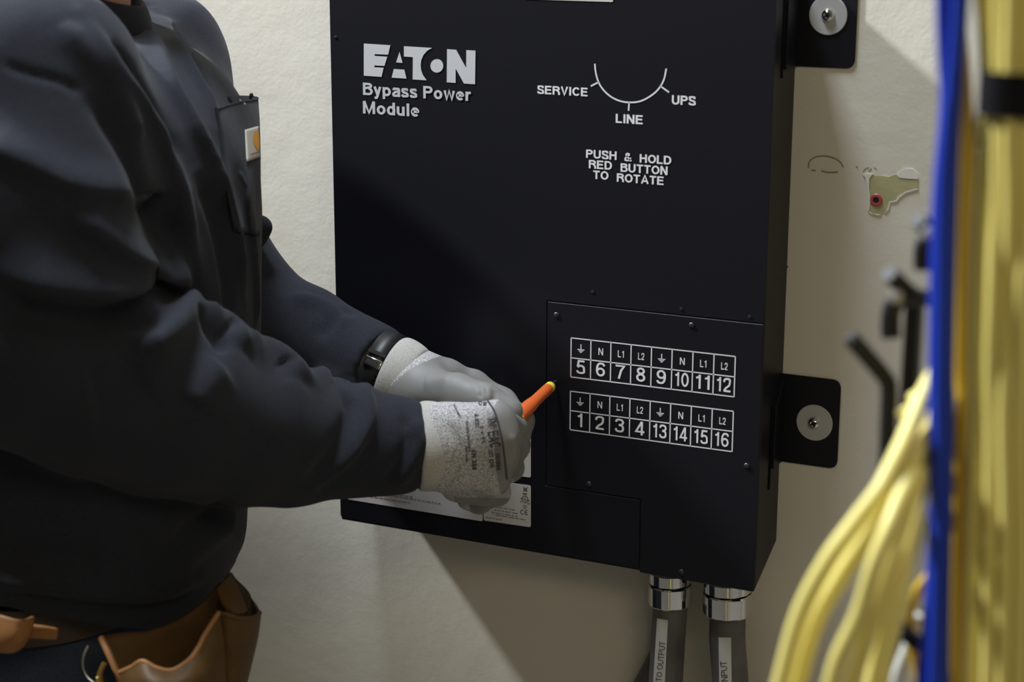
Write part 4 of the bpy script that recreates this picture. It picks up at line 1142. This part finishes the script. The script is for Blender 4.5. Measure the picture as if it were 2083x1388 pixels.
sp = leather('side_pouch', [st_, [(452, 1300, -.480), (466, 1303, -.478), (484, 1306, -.468), (501, 1306, -.450), (515, 1302, -.430), (522, 1295, -.410)],
        [(460, 1360, -.480), (472, 1362, -.476), (486, 1362, -.466), (498, 1360, -.450), (506, 1355, -.432), (510, 1348, -.412)], [(466, 1430, -.478), (474, 1432, -.472), (484, 1432, -.462), (490, 1428, -.448), (493, 1420, -.432), (494, 1412, -.414)]], M['leather'], belt, 30, 22)
mb = MB(); mb.tube(pix_spline([(a, b, c-.0005) for a, b, c in st_], 40), .0022, 8); mb.build('rolled_edge', M['leather'], sp)
leather('side_pouch_back', [[(452, 1190, -.395), (466, 1166, -.375), (478, 1180, -.370), (500, 1200, -.372), (514, 1222, -.380), (528, 1247, -.405)],
        [(455, 1235, -.412), (472, 1230, -.398), (488, 1235, -.392), (502, 1245, -.392), (516, 1258, -.396), (526, 1268, -.408)],
        [(458, 1290, -.425), (476, 1290, -.412), (490, 1292, -.406), (502, 1294, -.404), (514, 1296, -.404), (522, 1298, -.410)]], M['leather_dark'], belt, 26, 16)
leather('pouch_loop', [[(440, 1200, -.440), (455, 1182, -.420), (468, 1172, -.400)], [(446, 1215, -.448), (466, 1208, -.430), (482, 1196, -.405)], [(458, 1236, -.456), (478, 1236, -.440), (494, 1224, -.415)], [(474, 1248, -.458), (492, 1250, -.446), (502, 1244, -.425)]], M['leather'], belt, 16, 16, .0025)
leather('leather_flap', [[(-40, 1243, -.560), (0, 1251, -.568), (34, 1260, -.568), (52, 1260, -.562), (68, 1254, -.552)], [(-40, 1290, -.564), (0, 1296, -.574), (30, 1299, -.574), (48, 1294, -.568), (62, 1286, -.558)], [(-40, 1322, -.562), (0, 1327, -.570), (22, 1327, -.570), (36, 1322, -.566), (46, 1314, -.560)]], M['leather_light'], belt, 24, 14)
leather('belt_keeper', [[(58, 1270, -.548), (88, 1274, -.546), (118, 1280, -.542)], [(56, 1297, -.548), (86, 1299, -.546), (115, 1301, -.542)]], M['leather_light'], belt, 12, 6)
key = empty('key_ring', P(177, 1316, -.533), 'thin wire key ring with brass clip hanging from the belt left of the pouch', 'key ring')
mb = MB(); mb.tube(pix_spline([(179, 1314, -.535), (170, 1335, -.540), (169, 1358, -.542), (178, 1378, -.542), (195, 1390, -.540), (212, 1388, -.538)], 30), .0009, 8)
mb.build('wire_loop', M['steel'], key)
mb = MB(); mb.tube(pix_spline([(213, 1348, -.535), (206, 1362, -.538), (202, 1376, -.540), (206, 1392, -.540), (212, 1402, -.538)], 20), [.0022]*10+[.0034]*10, 10)
mb.build('clip', M['brass'], key)

# ------------------------------------------------------------------ cable manager and patch cables at the right
rack = empty('cable_manager', P(1880, 900, -.66), 'black vertical cable manager with bent steel fingers behind the yellow and blue cables', 'cable manager')
def rod(name, pp, r=.0044, tip=False):
    mb = MB(); w_ = pix_spline(pp, 30); mb.tube(w_, r, 14)
    o = mb.build(name, M['rack'], rack)
    if tip:
        d = w_[0]-w_[1]; d /= np.linalg.norm(d)
        MB().lathe([(-.001, r*1.0), (.0008, r*.98), (.0022, r*.62)], w_[0], d, 14).build('finger_tip_or_glint', M['darkscrew'], o)
    return o
rod('finger', [(1733, 690, -.74), (1768, 730, -.735), (1800, 768, -.73), (1808, 790, -.73), (1806, 860, -.73), (1803, 960, -.73), (1800, 1100, -.73), (1796, 1420, -.73)], .0044, True)
rod('finger', [(1808, 556, -.74), (1838, 585, -.73), (1862, 603, -.72), (1900, 608, -.70)])
rod('finger', [(1812, 686, -.73), (1811, 655, -.73), (1815, 628, -.73), (1832, 607, -.73), (1860, 603, -.715)], .0050, False)
rod('finger', [(1868, 446, -.73), (1882, 460, -.725), (1905, 474, -.71), (1940, 478, -.70)])
rod('finger', [(1878, 548, -.72), (1878, 515, -.72), (1884, 490, -.72), (1900, 478, -.71)], .0050, False)
rod('finger', [(1992, 300, -.70), (1985, 275, -.70), (1988, 250, -.70), (2003, 228, -.70)], .0030)
c = P(1823, 604, -.737); MB().lathe([(0, .0036), (.001, .0036), (.0018, .002)], c, -dirv(1823, 604), 14).build('finger_tip_or_glint', M['zinc'], rack)  # pale disc stands in for the white highlight on the glossy finger
c = P(1890, 474, -.735); MB().lathe([(0, .0034), (.001, .0034), (.0018, .002)], c, -dirv(1890, 474), 14).build('finger_tip_or_glint', M['zinc'], rack)  # second pale disc, again a highlight made as a solid piece
a = P(1876, 610, -.68); b = P(1868, 1500, -.68)
mb = MB(); mb.box((a[0]-.0035, -.704, 0.0), (a[0]+.0045, -.694, a[2]+.004)); mb.build('upright', M['rack'], rack)
b2 = P(2062, 300, -.70)
mb = MB(); mb.box((b2[0]-.005, -.706, 0.0), (b2[0]+.005, -.694, b2[2])); mb.build('upright', M['rack'], rack)
for dz in (.30, .62):
    mb = MB(); mb.box((a[0]-.0035, -.704, a[2]-dz), (b2[0]+.005, -.697, a[2]-dz+.015)); mb.build('cross_bar', M['rack'], rack)
rod('finger', [(2003, 228, -.70), (2030, 300, -.70), (2062, 310, -.70)], .0030)
CABLES = []
def cable(name, pp, r, m, label, group, nseg=60):
    w_ = run_on(pix_spline(pp, nseg), .25)
    if pp[0][1] < 0: w_ = run_on(w_, 2.35, True)
    CABLES.append([name, np.array(w_), r, m, label, group])
def lay_cables():
    """nudge neighbouring cables apart until they only touch, then build each one"""
    for it in range(45):
        mv = [np.zeros_like(c[1]) for c in CABLES]
        for i in range(len(CABLES)):
            for j in range(i+1, len(CABLES)):
                A, B = CABLES[i][1], CABLES[j][1]; need = CABLES[i][2]+CABLES[j][2]+.0002
                d = A[:, None]-B[None]; L = np.sqrt((d*d).sum(-1))
                k = L.argmin(1); l = L[np.arange(len(A)), k]; m = l < need
                if not m.any(): continue
                u = d[np.arange(len(A)), k]; u[:, 2] = 0
                u = u/np.maximum(np.linalg.norm(u, axis=1), 1e-6)[:, None]
                s_ = (u*((need-l)*.5)[:, None])[m]
                mv[i][m] += s_; np.add.at(mv[j], k[m], -s_)
        for c, q in zip(CABLES, mv):
            n_ = np.linalg.norm(q, axis=1); q = q*np.minimum(1, .0022/np.maximum(n_, 1e-9))[:, None]
            for _ in range(2): q[1:-1] = .25*q[:-2]+.5*q[1:-1]+.25*q[2:]
            c[1] = c[1]+q
    for name, w_, r, m, label, group in CABLES:
        mb = MB(); mb.tube(w_, r, 14)
        tag(mb.build(name, m), label, 'cable', group)
RC_ = .0031
gb = 'blue patch cables'
cable('patch_cable', [(1918, -120, -.80), (1918, 0, -.80), (1922, 120, -.80), (1926, 220, -.80), (1912, 400, -.80), (1904, 600, -.80), (1902, 800, -.80), (1904, 1000, -.80), (1894, 1200, -.80), (1872, 1420, -.80)], RC_, M['blue'], 'leftmost blue patch cable, beside the black cable manager fingers', gb)
cable('patch_cable', [(1955, -120, -.805), (1950, 0, -.805), (1942, 120, -.805), (1928, 260, -.806), (1918, 400, -.805), (1914, 600, -.805), (1912, 800, -.806), (1912, 1000, -.805), (1906, 1200, -.805), (1900, 1420, -.805)], RC_, M['blue'], 'blue patch cable lying in front, brightest down its middle', gb)
cable('patch_cable', [(1938, -120, -.795), (1936, 0, -.795), (1934, 120, -.795), (1936, 260, -.795), (1928, 400, -.795), (1924, 600, -.795), (1920, 800, -.795), (1920, 1000, -.795), (1914, 1200, -.795), (1912, 1420, -.795)], RC_, M['blue'], 'blue patch cable beside the amber cable, partly hidden by other blue ones', gb)
cable('patch_cable', [(1962, -120, -.785), (1958, 0, -.785), (1950, 120, -.785), (1940, 300, -.785), (1934, 500, -.785), (1930, 700, -.785), (1926, 1000, -.785), (1922, 1200, -.785), (1920, 1420, -.785)], .0030, M['blue'], 'rearmost blue patch cable, shaded, next to the yellow bundle', gb)
ga = 'amber patch cables'
cable('patch_cable', [(1930, -120, -.76), (1944, 0, -.76), (1954, 120, -.76), (1962, 250, -.76), (1958, 400, -.76), (1956, 600, -.76), (1954, 800, -.765), (1950, 1000, -.765), (1944, 1200, -.765), (1940, 1420, -.765)], .0040, M['amber'], 'amber patch cable running down beside the blue cables', ga)
cable('patch_cable', [(1940, -120, -.74), (1950, 20, -.74), (1962, 150, -.74), (1970, 280, -.74), (1976, 420, -.745), (1972, 600, -.75), (1970, 800, -.75), (1968, 1000, -.75), (1964, 1200, -.75), (1962, 1420, -.75)], .0032, M['amber'], 'darker amber patch cable between the first amber one and the strapped bundle', ga)
gy = 'yellow patch cables of the strapped bundle'
rnd = random.Random(4)
ylab = ['leftmost yellow cable of the bundle under the black strap', 'second yellow cable of the strapped bundle, counted from the blue ones', 'third yellow cable of the strapped bundle, counted from the blue ones',
        'fourth yellow cable of the strapped bundle, near the frame edge', 'fifth yellow cable of the strapped bundle, at the frame edge']
top = [2000, 2030, 2054, 2078, 2100]; mid = [2018, 2038, 2058, 2078, 2098]; lo = [1998, 2022, 2048, 2074, 2100]; bot = [1976, 2008, 2040, 2070, 2100]
for k in range(5):
    Yk = -.80-.012*math.sin(math.pi*(k+.5)/5)
    cable('patch_cable', [(top[k], -130, Yk), (top[k]+4, 0, Yk), (mid[k]-2, 130, Yk), (mid[k], 190, Yk), (mid[k]-3, 260, Yk), (lo[k]+8, 420, Yk), (lo[k], 620, Yk-.004*(k % 2)), (lo[k]-4, 850, Yk), (bot[k]+6, 1100, Yk), (bot[k], 1420, Yk)], .0032, M['yellow'], ylab[k], gy)
for k in range(5):
    x = (1992, 2024, 2052, 2082, 2108)[k]
    cable('patch_cable', [(x-14, -130, -.782), (x+4, 0, -.782), (x+26-k*6, 190, -.785), (x+20-k*5, 260, -.785), (x, 420, -.782), (x-6, 700, -.782), (x-14, 1100, -.782), (x-20, 1420, -.782)], .0031, M['yellow'],
          'yellow cable in the shaded rear layer of the strapped bundle', 'rear yellow cables of the strapped bundle')
# strap round the bundle
c0 = P(2075, 185, -.795); ux = np.array([1.0, 0, 0]); V = []; n = 60
for k in range(n):
    th = 2*math.pi*k/n
    for e, hh in ((0, -.0098), (.0012, -.0098), (.0012, .0098), (0, .0098)):
        cc = math.cos(th); ss = math.sin(th)
        V.append(c0+np.array([np.sign(cc)*abs(cc)**.75*(.0165+e), np.sign(ss)*abs(ss)**.75*(.0215+e), hh]))
Fc = [(k*4+i, ((k+1) % n)*4+i, ((k+1) % n)*4+(i+1) % 4, k*4+(i+1) % 4) for k in range(n) for i in range(4)]
o = obj('cable_strap', V, Fc, M['velcro'], None, angle=40); tag(o, 'black hook-and-loop strap round the yellow cable bundle', 'strap')
# loop of yellow cables hanging to the left
gl_ = 'yellow patch cables fanning out at the bottom'
fan = [([(1903, 760, -0.7700), (1876, 812, -0.7888), (1840, 900, -0.8115), (1800, 985, -0.8290), (1738, 1068, -0.8370), (1682, 1146, -0.8420), (1626, 1258, -0.8420), (1582, 1420, -0.8420)], 'outermost yellow cable curving furthest left at the bottom'),
       ([(1904, 790, -0.7610), (1882, 848, -0.7786), (1846, 930, -0.8001), (1812, 1005, -0.8164), (1766, 1085, -0.8240), (1712, 1170, -0.8280), (1656, 1270, -0.8300), (1614, 1420, -0.8300)], 'yellow cable tucked against the outermost curving one'),
       ([(1906, 780, -0.7520), (1884, 850, -0.7794), (1854, 945, -0.8128), (1822, 1040, -0.8382), (1782, 1140, -0.8500), (1748, 1250, -0.8500), (1706, 1340, -0.8500), (1684, 1420, -0.8500)], 'bright yellow cable in the middle of the bottom fan'),
       ([(1908, 800, -0.7430), (1890, 872, -0.7702), (1864, 965, -0.8031), (1836, 1060, -0.8284), (1804, 1160, -0.8400), (1774, 1270, -0.8420), (1740, 1370, -0.8420), (1728, 1420, -0.8420)], 'yellow cable just right of the middle one in the bottom fan'),
       ([(1910, 820, -0.7340), (1896, 905, -0.7581), (1872, 995, -0.7873), (1850, 1090, -0.8097), (1822, 1190, -0.8200), (1796, 1290, -0.8200), (1768, 1420, -0.8200)], 'shaded yellow cable between the bottom fan and the blue cables'),
       ([(1914, 850, -0.7250), (1902, 935, -0.7460), (1880, 1020, -0.7715), (1862, 1110, -0.7910), (1838, 1210, -0.8000), (1812, 1310, -0.8000), (1790, 1420, -0.8000)], 'dim yellow cable nearest the blue cables in the bottom fan')]
for pp, lb in fan: cable('patch_cable', pp, (.0046 if 'outermost' in lb else .0042) if 'dim' not in lb else .0036, M['yellow'], lb, gl_)
cable('patch_cable', [(1905, 1160, -.76), (1872, 1195, -.76), (1852, 1240, -.76), (1850, 1290, -.76), (1862, 1340, -.76), (1880, 1420, -.76)], .0030, M['amber'], 'small amber cable loop showing left of the blue cables near the bottom', 'small cables by the blue ones')
cable('patch_cable', [(1862, 1250, -.75), (1850, 1310, -.75), (1832, 1360, -.75), (1812, 1430, -.75)], .0036, M['whitecable'], 'white cable end under the small amber loop at the bottom', 'small cables by the blue ones')
mb = MB(); mb.tube(pix_spline([(1826, 1272, -.765), (1838, 1286, -.766), (1856, 1302, -.766), (1872, 1312, -.764)], 14), .0042, 10)
o = mb.build('cable_tie', M['velcro']); tag(o, 'short black cable tie across the white cable end near the bottom', 'cable tie')
lay_cables()
